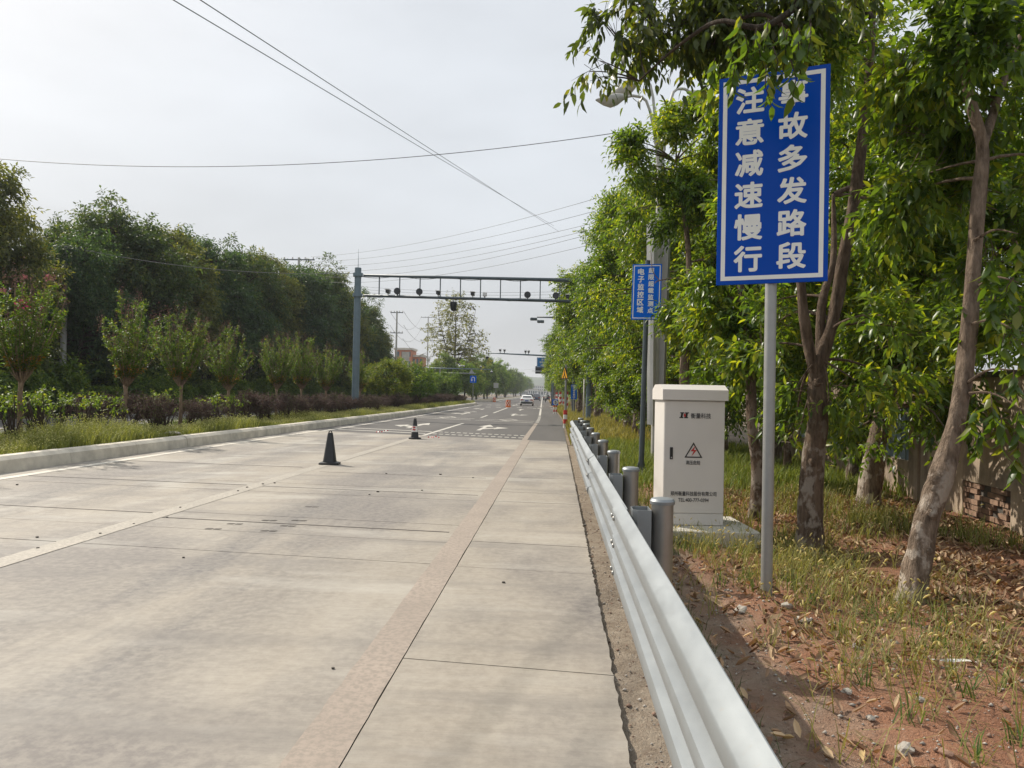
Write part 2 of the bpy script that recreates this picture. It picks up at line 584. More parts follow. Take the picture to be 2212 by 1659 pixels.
M['yellow'] = plain('yellow_sign', (0.75, 0.37, 0.01), 0.4, 0, 0.05)
M['black'] = plain('black_film', (0.012, 0.012, 0.012), 0.5, 0, 0.1)
M['red'] = plain('red_film', (0.50, 0.03, 0.025), 0.5, 0, 0.1)
M['rubber'] = plain('black_rubber', (0.014, 0.014, 0.015), 0.55, 0, 0.3, 10)
M['white_band'] = plain('white_tape', (0.72, 0.70, 0.66), 0.5, 0, 0.06)
M['cabinet'] = plain('off_white_cabinet_steel', (0.66, 0.625, 0.58), 0.45, 0, 0.05, 1.5)
M['ink'] = plain('dark_grey_print', (0.035, 0.035, 0.04), 0.5)
M['cream'] = plain('pale_concrete', (0.55, 0.52, 0.46), 0.85, 0, 0.15, 4, 0.2)
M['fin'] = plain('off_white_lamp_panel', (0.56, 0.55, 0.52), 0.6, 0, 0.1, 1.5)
M['fin_shade_pole_grey'] = plain('shaded_panel_and_grey_pole', (0.30, 0.295, 0.28), 0.6, 0, 0.1, 1.5)
M['lamp'] = plain('grey_lamp_housing', (0.40, 0.39, 0.35), 0.5, 0, 0.12, 4)
M['wire'] = plain('overhead_cable', (0.10, 0.105, 0.11), 0.6)
M['glass_dark'] = plain('dark_glass', (0.015, 0.017, 0.02), 0.08, 0, 0.05)
M['cam_white'] = plain('camera_housing_white', (0.72, 0.72, 0.72), 0.4)
M['cam_black'] = plain('camera_housing_black', (0.02, 0.022, 0.026), 0.35)
M['orange'] = plain('orange_plastic', (0.70, 0.17, 0.035), 0.45)
M['barrel_white'] = plain('pale_reflective_tape', (0.78, 0.60, 0.45), 0.4)
M['wall'] = wallmat()
M['brick'] = plain('exposed_brick', (0.27, 0.17, 0.115), 0.9, 0, 0.3, 9, 0.4)
M['cap'] = plain('mossy_capping', (0.10, 0.09, 0.075), 0.9, 0, 0.3, 4)
M['grille'] = plain('blue_grey_breeze_block', (0.20, 0.25, 0.26), 0.9, 0, 0.2, 6)
M['leaf'] = leafmat('glossy_green_leaf', 1.35, 0.57, 0.36, (1.85, 1.68, 0.4))
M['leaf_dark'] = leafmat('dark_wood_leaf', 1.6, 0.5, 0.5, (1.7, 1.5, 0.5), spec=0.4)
M['leaf_soft'] = leafmat('soft_leaf', 1.4, 0.52, 0.5, (1.7, 1.5, 0.45), spec=0.35)
M['petal_soft'] = leafmat('petal_and_seed_head', 1.0, 0.3, 0.7, (1.0, 0.95, 0.95), spec=0.2)
M['grass'] = leafmat('grass_blade', 1.25, 0.42, 0.6, (1.1, 1.05, 0.5), spec=0.2)
M['dry'] = leafmat('dry_leaf', 1.35, 0.15, 0.7, (1.1, 0.8, 0.4), spec=0.25)
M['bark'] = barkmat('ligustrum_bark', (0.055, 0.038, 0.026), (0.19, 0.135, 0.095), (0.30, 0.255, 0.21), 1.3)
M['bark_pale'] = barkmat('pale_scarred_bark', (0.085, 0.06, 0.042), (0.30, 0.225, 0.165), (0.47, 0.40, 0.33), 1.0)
M['bark_dark'] = barkmat('dark_bark', (0.03, 0.022, 0.016), (0.10, 0.075, 0.055))
M['bark_myrtle'] = barkmat('smooth_tan_bark', (0.18, 0.125, 0.08), (0.34, 0.245, 0.165))
M['stone'] = plain('pale_limestone', (0.44, 0.40, 0.34), 0.9, 0, 0.25, 9, 0.5)
M['stone_red'] = plain('reddish_stone', (0.30, 0.18, 0.125), 0.9, 0, 0.25, 9, 0.5)
M['plastic'] = plain('white_plastic_scrap', (0.8, 0.8, 0.78), 0.35)
M['car_white'] = plain('white_car_paint', (0.80, 0.80, 0.79), 0.2, 0, 0.02)
M['car_black'] = plain('black_car_paint', (0.02, 0.02, 0.022), 0.2, 0, 0.05)
M['car_grey'] = plain('grey_car_paint', (0.14, 0.14, 0.15), 0.25, 0.2, 0.05)
M['tail'] = plain('red_tail_lens', (0.42, 0.012, 0.012), 0.25)
M['tyre'] = plain('tyre_rubber', (0.018, 0.018, 0.018), 0.85)
M['rim'] = plain('alloy_rim', (0.45, 0.45, 0.46), 0.35, 0.8)
M['plate'] = plain('blue_number_plate', (0.02, 0.06, 0.32), 0.4)
M['skin'] = plain('skin', (0.42, 0.26, 0.18), 0.6)
M['bldg_white'] = plain('white_rendered_facade', (0.66, 0.65, 0.63), 0.8, 0, 0.06, 0.2)
M['bldg_orange'] = plain('terracotta_facade', (0.46, 0.19, 0.11), 0.85, 0, 0.1, 0.5)
M['window'] = plain('window_glass', (0.10, 0.12, 0.14), 0.15)
M['board_grey'] = plain('weathered_grey_board', (0.36, 0.35, 0.31), 0.7, 0, 0.15, 1.5)
M['green_sign'] = plain('teal_road_sign', (0.03, 0.22, 0.20), 0.5)
M['hill'] = plain('wooded_hill', (0.05, 0.075, 0.04), 0.95, 0, 0.4, 0.02)
M['petal'] = plain('pink_petal', (0.62, 0.06, 0.19), 0.6, 0, 0.15, 20)

# ------------------------------------------------------------------ lettering
_glyph = {}


def glyph_mesh(text, mat, res=3):
    key = (text, mat.name)
    if key in _glyph: return _glyph[key]
    c = bpy.data.curves.new('lettering', 'FONT')
    c.body = text
    c.align_x, c.align_y = 'CENTER', 'CENTER'
    c.resolution_u = res
    o = bpy.data.objects.new('lettering', c)
    COL.objects.link(o)
    bpy.context.view_layer.update()
    dg = bpy.context.evaluated_depsgraph_get()
    me = bpy.data.meshes.new_from_object(o.evaluated_get(dg))
    bpy.data.objects.remove(o)
    V = np.zeros(len(me.vertices) * 3); me.vertices.foreach_get('co', V); V = V.reshape(-1, 3)
    F = [tuple(p.vertices) for p in me.polygons]
    lo, hi = V.min(0), V.max(0)
    V[:, :2] -= (lo[:2] + hi[:2]) / 2
    _glyph[key] = (V, F, hi - lo)
    return _glyph[key]


def letters(items, mat, name, parent, bold=0.0, loc=(0, 0, 0), rot=(0, 0, 0)):
    """items: (text, x, z, width, height) drawn on the local XZ plane facing -Y, one mesh; bold = stroke thickening in metres"""
    mb = MB()
    k = 0
    for text, x, z, w, h in items:
        V, F, ext = glyph_mesh(text, mat)
        sx = w / ext[0] if w else h / ext[1]
        sy = h / ext[1] if h else w / ext[0]
        shifts = [(0, 0)] if not bold else [(0, 0), (bold, 0), (-bold, 0), (0, bold), (0, -bold), (bold * .7, bold * .7), (-bold * .7, -bold * .7), (bold * .7, -bold * .7), (-bold * .7, bold * .7)]
        for i, (dx, dz) in enumerate(shifts):
            mb.add([(x + p[0] * sx + dx, -0.0002 * i, z + p[1] * sy + dz) for p in V], F)
        k += 1
    return mb.build(name, mat, parent, loc=loc, rot=rot)


# ------------------------------------------------------------------ vegetation generators
def unit(a):
    return a / (np.linalg.norm(a, axis=-1, keepdims=True) + 1e-9)


def leaf_geo(P, D, N, L, W, lite=False, curl=0.25, fold=0.25):
    """one leaf per row: base P, direction D, normal N, length L, width W"""
    n = len(P)
    D = unit(D)
    S = unit(np.cross(D, N))
    N = np.cross(S, D)
    L = np.asarray(L).reshape(n, 1); W = np.asarray(W).reshape(n, 1)
    def pt(t, s, up=0.0):
        return P + D * L * t + S * W * 0.5 * s + N * (-curl * L * t * t + up * W)
    if lite:
        V = np.stack([pt(0, 0), pt(0.45, 1, fold * .5), pt(1, 0), pt(0.45, -1, fold * .5)], 1)
        lp = np.array([0, 1, 2, 0, 2, 3]); sz = [3, 3]
    else:
        V = np.stack([pt(0, 0), pt(0.3, 0), pt(0.68, 0), pt(1, 0), pt(0.26, 0.92, fold * .5), pt(0.64, 0.80, fold * .5), pt(0.26, -0.92, fold * .5), pt(0.64, -0.80, fold * .5)], 1)
        lp = np.array([0, 4, 1, 1, 4, 5, 2, 2, 5, 3, 0, 1, 6, 1, 2, 7, 6, 2, 3, 7]); sz = [3, 4, 3, 3, 4, 3]
    k = V.shape[1]
    loops = (np.arange(n)[:, None] * k + lp[None]).ravel()
    return V.reshape(-1, 3), loops, np.tile(sz, n), k


def spray_leaves(rng, C, D, nl, tl, L, W, hang=0.4, lvar=0.3):
    """leaves along a twig from each C in direction D"""
    ns = len(C)
    D = unit(D)
    t = np.linspace(0.12, 1.0, nl)[None, :] + rng.uniform(-.04, .04, (ns, nl))
    tl = np.asarray(tl).reshape(-1, 1) * np.ones((ns, 1))
    pos = C[:, None, :] + D[:, None, :] * (t * tl)[..., None]
    pos[..., 2] -= hang * 0.5 * (t ** 2) * tl
    a = np.arange(nl)[None] * 2.4 + rng.uniform(0, 6.28, (ns, 1))
    ref = np.tile([0.0, 0.0, 1.0], (ns, 1)) + rng.normal(0, .2, (ns, 3))
    S1 = unit(np.cross(D, ref)); S2 = np.cross(S1, D)
    ld = D[:, None] * (0.45 + 0.5 * t[..., None]) + (np.cos(a)[..., None] * S1[:, None] + np.sin(a)[..., None] * S2[:, None]) * 0.85
    ld[..., 2] -= hang
    ld += rng.normal(0, .15, ld.shape)
    ld = unit(ld)
    up = np.array([0, 0, 1.0]) + rng.normal(0, .45, ld.shape)
    N = unit(up - (up * ld).sum(-1, keepdims=True) * ld)
    ls = L * rng.uniform(1 - lvar, 1 + lvar, (ns, nl))
    ws = ls * W * rng.uniform(.85, 1.15, (ns, nl))
    return pos.reshape(-1, 3), ld.reshape(-1, 3), N.reshape(-1, 3), ls.ravel(), ws.ravel()


def tints(rng, n, groups, base, yellow, dark, py=0.2, pd=0.3):
    """per leaf colour; leaves of one spray (group index) drift together"""
    g = rng.normal(0, 1, groups.max() + 1)[groups]
    c = np.tile(base, (n, 1)).astype(float)
    r = rng.uniform(0, 1, n) + g * 0.12
    ky = np.clip((r - (1 - py)) / py, 0, 1)[:, None]
    kd = np.clip((pd - r) / pd, 0, 1)[:, None]
    c = c * (1 - ky) + np.array(yellow) * ky
    c = c * (1 - kd) + np.array(dark) * kd
    return c * rng.uniform(.8, 1.2, (n, 1))


def clumps_in(rng, blobs, per_blob, shell=0.55):
    seeds, rad, outw = [], [], []
    for (cx, cy, cz, ax, ay, az) in blobs:
        k = max(3, int(per_blob * (ax * ay * az) ** (2 / 3)))
        d = unit(rng.normal(0, 1, (k, 3)))
        r = shell + (1 - shell) * rng.uniform(0, 1, (k, 1)) ** 0.7
        e = np.array([ax, ay, az])
        seeds.append(np.array([cx, cy, cz]) + d * r * e)
        rad.append(np.full(k, 0.30 * (ax * ay * az) ** (1 / 3)))
        outw.append(d)
    return np.concatenate(seeds), np.concatenate(rad), np.concatenate(outw)


def crown_mesh(name, rng, blobs, n_spray, nl, tl, L, W, mat, base, yellow, dark, hang=0.4, per_blob=10, lite=False, py=.2, pd=.3, up=0.1, radk=1.0, twig=None, curl=.25):
    S, R, O = clumps_in(rng, blobs, per_blob)
    w = R ** 2; w /= w.sum()
    idx = rng.choice(len(S), n_spray, p=w)
    off = rng.normal(0, 1, (n_spray, 3))
    off = unit(off) * rng.uniform(0, 1, (n_spray, 1)) ** (1 / 2.0)
    C = S[idx] + off * R[idx][:, None] * np.array([1.15, 1.15, .8]) * radk
    D = unit(O[idx] * .6 + off * .6 + rng.normal(0, .4, (n_spray, 3)) + np.array([0, 0, up]))
    P, ld, N, ls, ws = spray_leaves(rng, C, D, nl, tl * rng.uniform(.6, 1.3, n_spray), L, W, hang)
    V, lp, sz, k = leaf_geo(P, ld, N, ls, ws, lite, curl)
    g = np.repeat(np.arange(n_spray), nl)
    t = np.repeat(tints(rng, len(P), idx[g], base, yellow, dark, py, pd), k, axis=0)
    me = np_mesh(name, V, lp, sz, mat, t)
    return me, S, C, D


def limbs(mb, rng, starts, seeds, r0=0.05, r1=0.008, n=5, sag=0.15, mi=0):
    """a bent limb from the nearest start point to every clump seed"""
    st = np.array([tuple(s) for s in starts], float)
    for s in seeds:
        d = np.linalg.norm(st - s, axis=1) + np.maximum(0, st[:, 2] - s[2]) * 1.5
        a = st[np.argmin(d)]
        m = (a + s) / 2 + np.array([0, 0, 1]) * sag * np.linalg.norm(s - a) + rng.normal(0, .06, 3) * np.linalg.norm(s - a)
        pts = [a * (1 - t) ** 2 + 2 * m * t * (1 - t) + s * t * t for t in np.linspace(0, 1, 6)]
        rr = r0 * min(1.0, np.linalg.norm(s - a) / 2.0 + .3)
        mb.tube(pts, list(np.linspace(rr, r1, 6)), n, mi, cap=False)


def twigs_mesh(mb, C, D, l0, l1, r):
    D = unit(D)
    for c, d in zip(C, D):
        mb.tube([c - d * l0, c + d * l1 * .5 , c + d * l1 + np.array([0, 0, -.04 * l1])], [r, r * .7, r * .3], 3, cap=False)


def smooth_path(pts, n):
    """Catmull-Rom through pts"""
    P = np.array([tuple(p) for p in pts], float)
    P = np.vstack([2 * P[0] - P[1], P, 2 * P[-1] - P[-2]])
    out = []
    for t in np.linspace(0, len(P) - 3 - 1e-6, n):
        i = int(t); u = t - i
        a, b, c, d = P[i], P[i + 1], P[i + 2], P[i + 3]
        out.append(0.5 * (2 * b + (c - a) * u + (2 * a - 5 * b + 4 * c - d) * u * u + (3 * b - a - 3 * c + d) * u ** 3))
    return np.array(out)


GREEN = (0.075, 0.125, 0.022)
YELLOW = (0.17, 0.19, 0.03)
DARK = (0.035, 0.07, 0.018)

# ------------------------------------------------------------------ ground, roads
def strip(name, x0, x1, ys, z, mat, parent=None, kind=None, skew=None):
    """sheet between two offsets of the bent road axis"""
    mb = MB()
    for y in ys:
        f = (lambda x: y + skew(x, y)) if skew else (lambda x: y)
        mb.v += [(rx(x0, y), f(x0), z), (rx(x1, y), f(x1), z)]
    for i in range(len(ys) - 1):
        mb.f.append((2 * i, 2 * i + 1, 2 * i + 3, 2 * i + 2)); mb.m.append(0)
    o = mb.build(name, mat, parent)
    if kind: o['kind'] = kind
    return o


YS = [-8, 0, 8, 16, 24, 32, 40, 46, 52, 60, 70, 85, 100, 120, 145, 180, 240, 320, 450, 700, 1100, 1600]
terrain = MB().add([(-5000, -60, -.14), (5000, -60, -.14), (5000, 6000, -.14), (-5000, 6000, -.14)], [(0, 1, 2, 3)]).build('ground', M['terrain'])
terrain['kind'] = 'structure'
strip('verge', -80, -24.6, YS, -0.02, M['verge'], kind='structure')
strip('verge', 8.0, 60, YS, -0.04, M['verge'], kind='structure')
strip('verge', 0.36, 8.05, [24.5, 32, 40, 46, 52, 60, 70, 85, 100, 120, 145, 180, 240, 320, 450, 700, 1100], -0.03, M['verge'], kind='structure')
road = strip('road', -9.87, 0.355, [y for y in YS if y >= 24], -0.012, M['asphalt'], kind='structure')
road.data.vertices  # asphalt runs under the skewed end of the concrete by a hand's breadth
bed = MB().box(-9.86, 0.34, -8, 23.9, -0.4, -0.03).build('road_bed', M['joint'])
bed['kind'] = 'structure'
far_road = strip('far_carriageway', -24.6, -14.95, YS, -0.012, M['asphalt'], kind='structure')
cross = MB().add([(rx(-15.3, 106), 106, -0.008), (rx(-9.6, 106), 106, -0.008), (rx(-9.6, 139), 139, -0.008), (rx(-15.3, 139), 139, -0.008)], [(0, 1, 2, 3)]).build('crossing_gap', M['asphalt'])
cross['kind'] = 'structure'
side = MB().add([(rx(-60, 108), 108, -0.008), (rx(-24.5, 108), 108, -0.008), (rx(-24.5, 124), 124, -0.008), (rx(-60, 124), 124, -0.008)], [(0, 1, 2, 3)]).build('side_street', M['asphalt'])
side['kind'] = 'structure'

# concrete weighing section: separate slabs with open joints
pavement = empty('concrete_pavement', kind='structure')
CX = [(-9.85, -4.979), (-4.971, -0.899), (-0.890, 0.355)]
JY = [-2.0, 2.2, 7.03, 8.05, 9.11, 11.22, 12.32, 16.6, 21.2]
def skew_near(x): return -0.115 * (x + 1.0)
def end_y(x): return 25.95 - 0.345 * (x - 0.3)
r_ = np.random.default_rng(3)
for ci, (x0, x1) in enumerate(CX):
    ext = JY if ci < 2 else [-2.0, 0.4, 2.35, 4.55, 7.0, 8.2, 9.2, 11.3, 12.4, 14.6, 16.8, 19, 21.4, 23.6]
    for k in range(len(ext)):
        g = 0.006
        def yy(x, e): return ext[e] + skew_near(x) if e < len(ext) else end_y(x)
        dz = r_.uniform(-.002, .002)
        xs = [x0, x1]
        if ci == 2:                                   # crumbled outer edge
            pass
        pts = [(x0, yy(x0, k) + g), (x1, yy(x1, k) + g), (x1, yy(x1, k + 1) - g), (x0, yy(x0, k + 1) - g)]
        if ci == 2:
            n = 33
            edge = []
            for j in range(n):
                t = j / (n - 1)
                y = pts[1][1] * (1 - t) + pts[2][1] * t
                edge.append((x1 + (r_.uniform(-.013, .006) if 0 < j < n - 1 else 0), y))
            pts = [pts[0]] + edge + [pts[3]]
        MB().prism(pts, -0.028, dz).build('concrete_slab', M['concrete'], pavement)
# narrow sealed sensor strips sawn into the slabs
for (x0, x1, y0) in [(-9.0, -5.1, 8.9), (-9.2, -5.1, 11.85), (-4.8, -1.2, 8.62), (-4.8, -1.2, 11.8), (-4.6, -1.3, 14.2), (-9.2, -5.2, 14.9)]:
    MB().prism([(x0, y0 + skew_near(x0)), (x1, y0 + skew_near(x1)), (x1, y0 + .028 + skew_near(x1)), (x0, y0 + .028 + skew_near(x0))], 0.0005, 0.0035).build('sensor_strip', M['joint'], pavement)
marks = [(-3.55, 9.05), (-3.2, 9.1), (-3.85, 8.75), (-3.2, 8.72), (-3.95, 8.4), (-3.3, 8.38), (-3.4, 10.2)]
for (mx, my) in marks:
    MB().prism([(mx, my), (mx + .075, my), (mx + .085, my + .05), (mx + .01, my + .05)], 0.0012, 0.004).build('sensor_mark', M['joint'], pavement)
    MB().prism([(mx + .1, my), (mx + .17, my), (mx + .18, my + .05), (mx + .11, my + .05)], 0.0012, 0.004).build('sensor_mark', M['joint'], pavement)

# painted lines
ZP = 0.0045
def line(x0, x1, ya, yb, mat, name='lane_line', parent=None, n=6, z=ZP):
    ys = np.linspace(ya, yb, max(2, n))
    return strip(name, x0, x1, ys, z, mat, parent)


lines = empty('road_markings', kind='structure')
def ends(mat, name, x0, x1, y0, y1e):
    rr = np.random.default_rng(int(abs(x0) * 100))
    n = 150
    ya, yb = np.linspace(y0, y1e(x0), n), np.linspace(y0, y1e(x1), n)
    ea, eb = rr.normal(0, .003, n), rr.normal(0, .0015, n)
    mb = MB()
    for i in range(n):
        mb.v += [(x0 + ea[i], ya[i], ZP), (x1 + eb[i], yb[i], ZP)]
    mb.f = [(2 * i, 2 * i + 1, 2 * i + 3, 2 * i + 2) for i in range(n - 1)]; mb.m = [0] * (n - 1)
    return mb.build(name, mat, lines)
ends(M['faded_paint'], 'lane_line', -5.06, -4.80, -2, lambda x: end_y(x) - .1)
ends(M['pink_paint'], 'edge_line', -1.145, -0.895, -2, lambda x: end_y(x) - .05)
ends(M['pale_paint'], 'kerb_line', -9.42, -9.22, 5, lambda x: end_y(x))
ZA = -0.006
line(-9.24, -9.06, 29.4, 103, M['white_paint'], 'kerb_line', lines, 20, ZA)
line(-9.4, -9.2, 141, 420, M['white_paint'], 'kerb_line', lines, 20, ZA)
line(-4.97, -4.81, 27.4, 39.8, M['white_paint'], 'lane_line', lines, 3, ZA)
for a, b in [(49.5, 55), (61.5, 86), (101, 107), (113, 119), (125, 131), (137, 143), (149, 155), (161, 167), (173, 179)]:
    line(-4.97, -4.81, a, b, M['white_paint'], 'lane_line', lines, 6, ZA)
line(-1.19, -1.0, 25.95, 41.6, M['pink_paint'], 'edge_line', lines, 6, ZA)
for k in range(6):
    line(-1.19, -1.0, 43.2 + k * 2.1, 44.2 + k * 2.1, M['white_paint'], 'edge_line', lines, 2, ZA)
line(-1.19, -1.02, 57, 84, M['white_paint'], 'edge_line', lines, 6, ZA)
line(-1.19, -1.02, 92, 420, M['white_paint'], 'edge_line', lines, 20, ZA)
for y0 in (84.5, 100):
    for k in range(3): line(0.0 - k * .5 - 1.0 * (k > 0), .4 - k * .5 - 1.0 * (k > 0), y0, y0 + 1.3, M['white_paint'], 'crossing_dash', lines, 2, ZA)
for x in np.arange(-8.7, -1.4, 1.2):
    line(x, x + .6, 87.0, 88.2, M['white_paint'], 'crossing_dash', lines, 2, ZA)
    line(x + .2, x + .8, 103.0, 104.4, M['white_paint'], 'crossing_dash', lines, 2, ZA)


def poly_mark(name, pts, mat=None, z=ZA):
    return MB().add([(rx(x, y), y, z) for x, y in pts], [tuple(range(len(pts)))]).build(name, mat or M['white_paint'], lines)


# thin double rumble lines right across, dashed in the outer lane
for (ya, sl, gap) in ((30.55, -0.41, -1.5), (44.6, -0.62, 2.2)):
    for off in (0, gap):
        f = lambda x: ya + off + sl * (x + 5)
        poly_mark('rumble_line', [(-8.95, f(-8.95)), (-5.05, f(-5.05)), (-5.05, f(-5.05) + .3), (-8.95, f(-8.95) + .3)])
        if ya < 40:
            for x in np.arange(-4.75, -1.3, 0.26):
                poly_mark('rumble_dash', [(x, f(x)), (x + .17, f(x + .17)), (x + .17, f(x + .17) + .3), (x, f(x) + .3)])
        else:
            poly_mark('rumble_line', [(-4.75, f(-4.75)), (-1.3, f(-1.3)), (-1.3, f(-1.3) + .25), (-4.75, f(-4.75) + .25)])


def arrow(x, y, side=0, straight=True, s=1.0):
    """long road arrow; side -1 / +1 adds a turning branch"""
    a = []
    if straight:
        a.append([(x - .09, y), (x + .09, y), (x + .09, y + 3.6 * s), (x - .09, y + 3.6 * s)])
        a.append([(x - .36, y + 3.6 * s), (x + .36, y + 3.6 * s), (x, y + 6 * s)])
    else:
        a.append([(x - .09, y), (x + .09, y), (x + .09, y + 2.6 * s), (x - .09, y + 3.1 * s)])
    if side:
        q = side
        b = [(x + q * .09, y + 1.0), (x + q * .55, y + 1.9 * s), (x + q * .55, y + 2.7 * s), (x + q * .09, y + 1.9 * s)]
        h = [(x + q * .55, y + 1.2 * s), (x + q * 1.15, y + 2.6 * s), (x + q * .55, y + 3.5 * s)]
        a += [b if q > 0 else b[::-1], h if q > 0 else h[::-1]]
    mb = MB()
    for k, p in enumerate(a):
        mb.add([(rx(u, v), v, ZA + .0008 * k) for u, v in p], [tuple(range(len(p)))])
    return mb.build('arrow_marking', M['white_paint'], lines)


arrow(-6.55, 33.2, -1)
arrow(-3.35, 32.6, 1)
arrow(-6.9, 56, -1); arrow(-3.1, 55, 1, True)
arrow(-6.9, 74, -1, False, 1.3); arrow(-3.1, 73, 0)
def diamond(x, y, w=.6, l=4.0, t=.12):
    for q in (-1, 1):
        for r0 in (-1, 1):
            p = [(x, y + r0 * l / 2), (x + q * w, y), (x + q * (w - t), y), (x, y + r0 * (l / 2 - t * 5))]
            poly_mark('diamond_marking', p if q * r0 < 0 else p[::-1], z=ZA + .001)
diamond(-7.0, 48.8); diamond(-2.9, 46.2); diamond(-7.0, 64)
line(-15.5, -15.35, 6, 104, M['white_paint'], 'edge_line', lines, 20, ZA)
line(-24.2, -24.05, 6, 300, M['white_paint'], 'edge_line', lines, 20, ZA)
for k in range(14): line(-19.9, -19.75, 8 + k * 9, 12 + k * 9, M['white_paint'], 'lane_line', lines, 2, ZA)

# ------------------------------------------------------------------ kerb and median
def kerb_run(y0, y1, step, side_x=-9.85, inner=-1, name='kerb', h=0.29, nose=False):
    k = empty(name, kind='structure')
    rk = np.random.default_rng(int(y0 * 10 + 5))
    y = y0
    prof = [(0, -.12), (-.05, h - .07), (-.13, h), (-.34, h + .004), (-.36, -.12)]
    while y < y1 - .2:
        L = min(step, y1 - y)
        dx, dz = rk.uniform(-.008, .008), rk.uniform(-.006, .006)
        vs = []
        for yy in (y + .006, y + L - .006):
            vs += [(rx(side_x - inner * p[0] * -1 * -1 if inner < 0 and False else side_x + p[0] * (1 if inner < 0 else -1), yy) + dx, yy, p[1] + dz) for p in prof]
        n = len(prof)
        fs = [(i, (i + 1) % n, n + (i + 1) % n, n + i) for i in range(n)]
        if inner > 0: fs = [f[::-1] for f in fs]
        fs += [tuple(range(n - 1, -1, -1)), tuple(range(n, 2 * n))]
        MB().add(vs, fs).build('kerb_stone', M['kerb'], k)
        y += L
    return k


kerb = kerb_run(5.2, 103, 2.45)
kerb_run(5.2, 103, 5, side_x=-15.0, inner=1)
kerb_run(141.5, 420, 5)
# rounded median nose
for y0, s in ((103, 1), (141.5, -1)):
    for k in range(8):
        a0, a1 = math.pi * k / 8, math.pi * (k + 1) / 8
        c = (rx(-12.42, y0), y0)
        ro, ri = 2.57, 2.22
        pts = [(c[0] + ro * math.cos(a0), c[1] + s * ro * math.sin(a0)), (c[0] + ro * math.cos(a1), c[1] + s * ro * math.sin(a1)),
               (c[0] + ri * math.cos(a1), c[1] + s * ri * math.sin(a1)), (c[0] + ri * math.cos(a0), c[1] + s * ri * math.sin(a0))]
        MB().prism(pts if s > 0 else pts[::-1], -.1, .285).build('kerb_stone', M['kerb'], kerb)
ym = [5.2, 15, 25, 35, 45, 55, 65, 80, 95, 104.5]
strip('median_bed', -14.7, -10.15, ym, 0.22, M['median_soil'], kind='structure')
strip('median_bed', -14.7, -10.15, [140, 170, 220, 300, 420], 0.22, M['median_soil'], kind='structure')

# ------------------------------------------------------------------ soil bank on the right (uneven)
def soil_h(x, y):
    h = -0.045 + 0.045 * np.sin(x * 1.9 + y * .7) * np.sin(y * 1.15 - x * .6) + 0.02 * np.sin(x * 5.1 + 1) * np.sin(y * 4.3 + x)
    h = h + 0.10 * np.exp(-((x - 2.5) ** 2 + (y - 4.7) ** 2) / 0.9) + 0.06 * np.exp(-((x - 1.8) ** 2 + (y - 6.0) ** 2) / .25)
    return np.where(x < .8, h * np.clip((x - .3) / .5, .15, 1) - .035 * (1 - np.clip((x - .3) / .5, 0, 1)), h)


xs = np.concatenate([np.arange(0.345, 4.0, 0.05), np.arange(4.0, 8.2, .14)])
ysd = np.concatenate([np.arange(-2, 1.0, .3), np.arange(1.0, 9.0, 0.05), np.arange(9, 26, .2)])
XX, YY = np.meshgrid(xs, ysd)
ZZ = soil_h(XX, YY) + RNG.normal(0, .006, XX.shape)
nx, ny = len(xs), len(ysd)
ii = np.arange(nx * ny).reshape(ny, nx)
q = np.stack([ii[:-1, :-1], ii[:-1, 1:], ii[1:, 1:], ii[1:, :-1]], -1).reshape(-1)
soil = link('soil_bank', np_mesh('soil_bank', np.stack([XX, YY, ZZ], -1).reshape(-1, 3), q, np.full(len(q) // 4, 4), M['soil'], smooth=True))
soil['kind'] = 'structure'

# hill behind everything, and the haze
hx = np.linspace(-1500, 1900, 90)
hv, hf = [], []
rh = np.random.default_rng(11)
prof_h = 46 + 9 * np.sin(hx / 330 + .6) + 5 * np.sin(hx / 95) + rh.normal(0, 2.0, len(hx))
for i, x in enumerate(hx):
    for (dy, k) in ((0, 0), (60, .5), (150, .88), (260, 1.0), (520, .6), (900, 0)):
        hv.append((x, 1750 + dy + 40 * math.sin(x / 210), -1 + prof_h[i] * k + (rh.normal(0, 2.5) if k else 0)))
for i in range(len(hx) - 1):
    for j in range(5): hf.append((i * 6 + j, (i + 1) * 6 + j, (i + 1) * 6 + j + 1, i * 6 + j + 1))
hill = MB().add(hv, hf).build('hill', M['hill'], smooth=True)
hill['kind'] = 'structure'
HAZE = True
if HAZE:
    m = bpy.data.materials.new('haze'); m.use_nodes = True
    nt = m.node_tree; nt.nodes.clear()
    mo = nt.nodes.new('ShaderNodeOutputMaterial'); vp = nt.nodes.new('ShaderNodeVolumePrincipled')
    vp.inputs['Color'].default_value = (0.86, 0.89, 0.93, 1)
    vp.inputs['Density'].default_value = 0.0003
    vp.inputs['Anisotropy'].default_value = 0.2
    nt.links.new(vp.outputs[0], mo.inputs['Volume'])
    hz = MB().box(-5200, 5200, -90, 6200, -3.0, 130).build('haze', m)
    hz['kind'] = 'stuff'

sp = np.random.default_rng(17)
for k in range(24):
    x, y = sp.uniform(-9, .2), sp.uniform(2.6, 16)
    if k < 9: x = -4.9 + sp.uniform(-.2, .2); y = sp.uniform(6, 13)
    s = sp.uniform(.006, .011) * (1 + .1 * y)
    pts = [(x + s * math.cos(a) * sp.uniform(.7, 1.2), y + s * math.sin(a) * sp.uniform(.7, 1.3)) for a in np.linspace(0, 6.28, 7)[:-1]]
    MB().prism(pts, .0015, .0015 + s * .7).build('grit_chip', M['joint'], pavement)

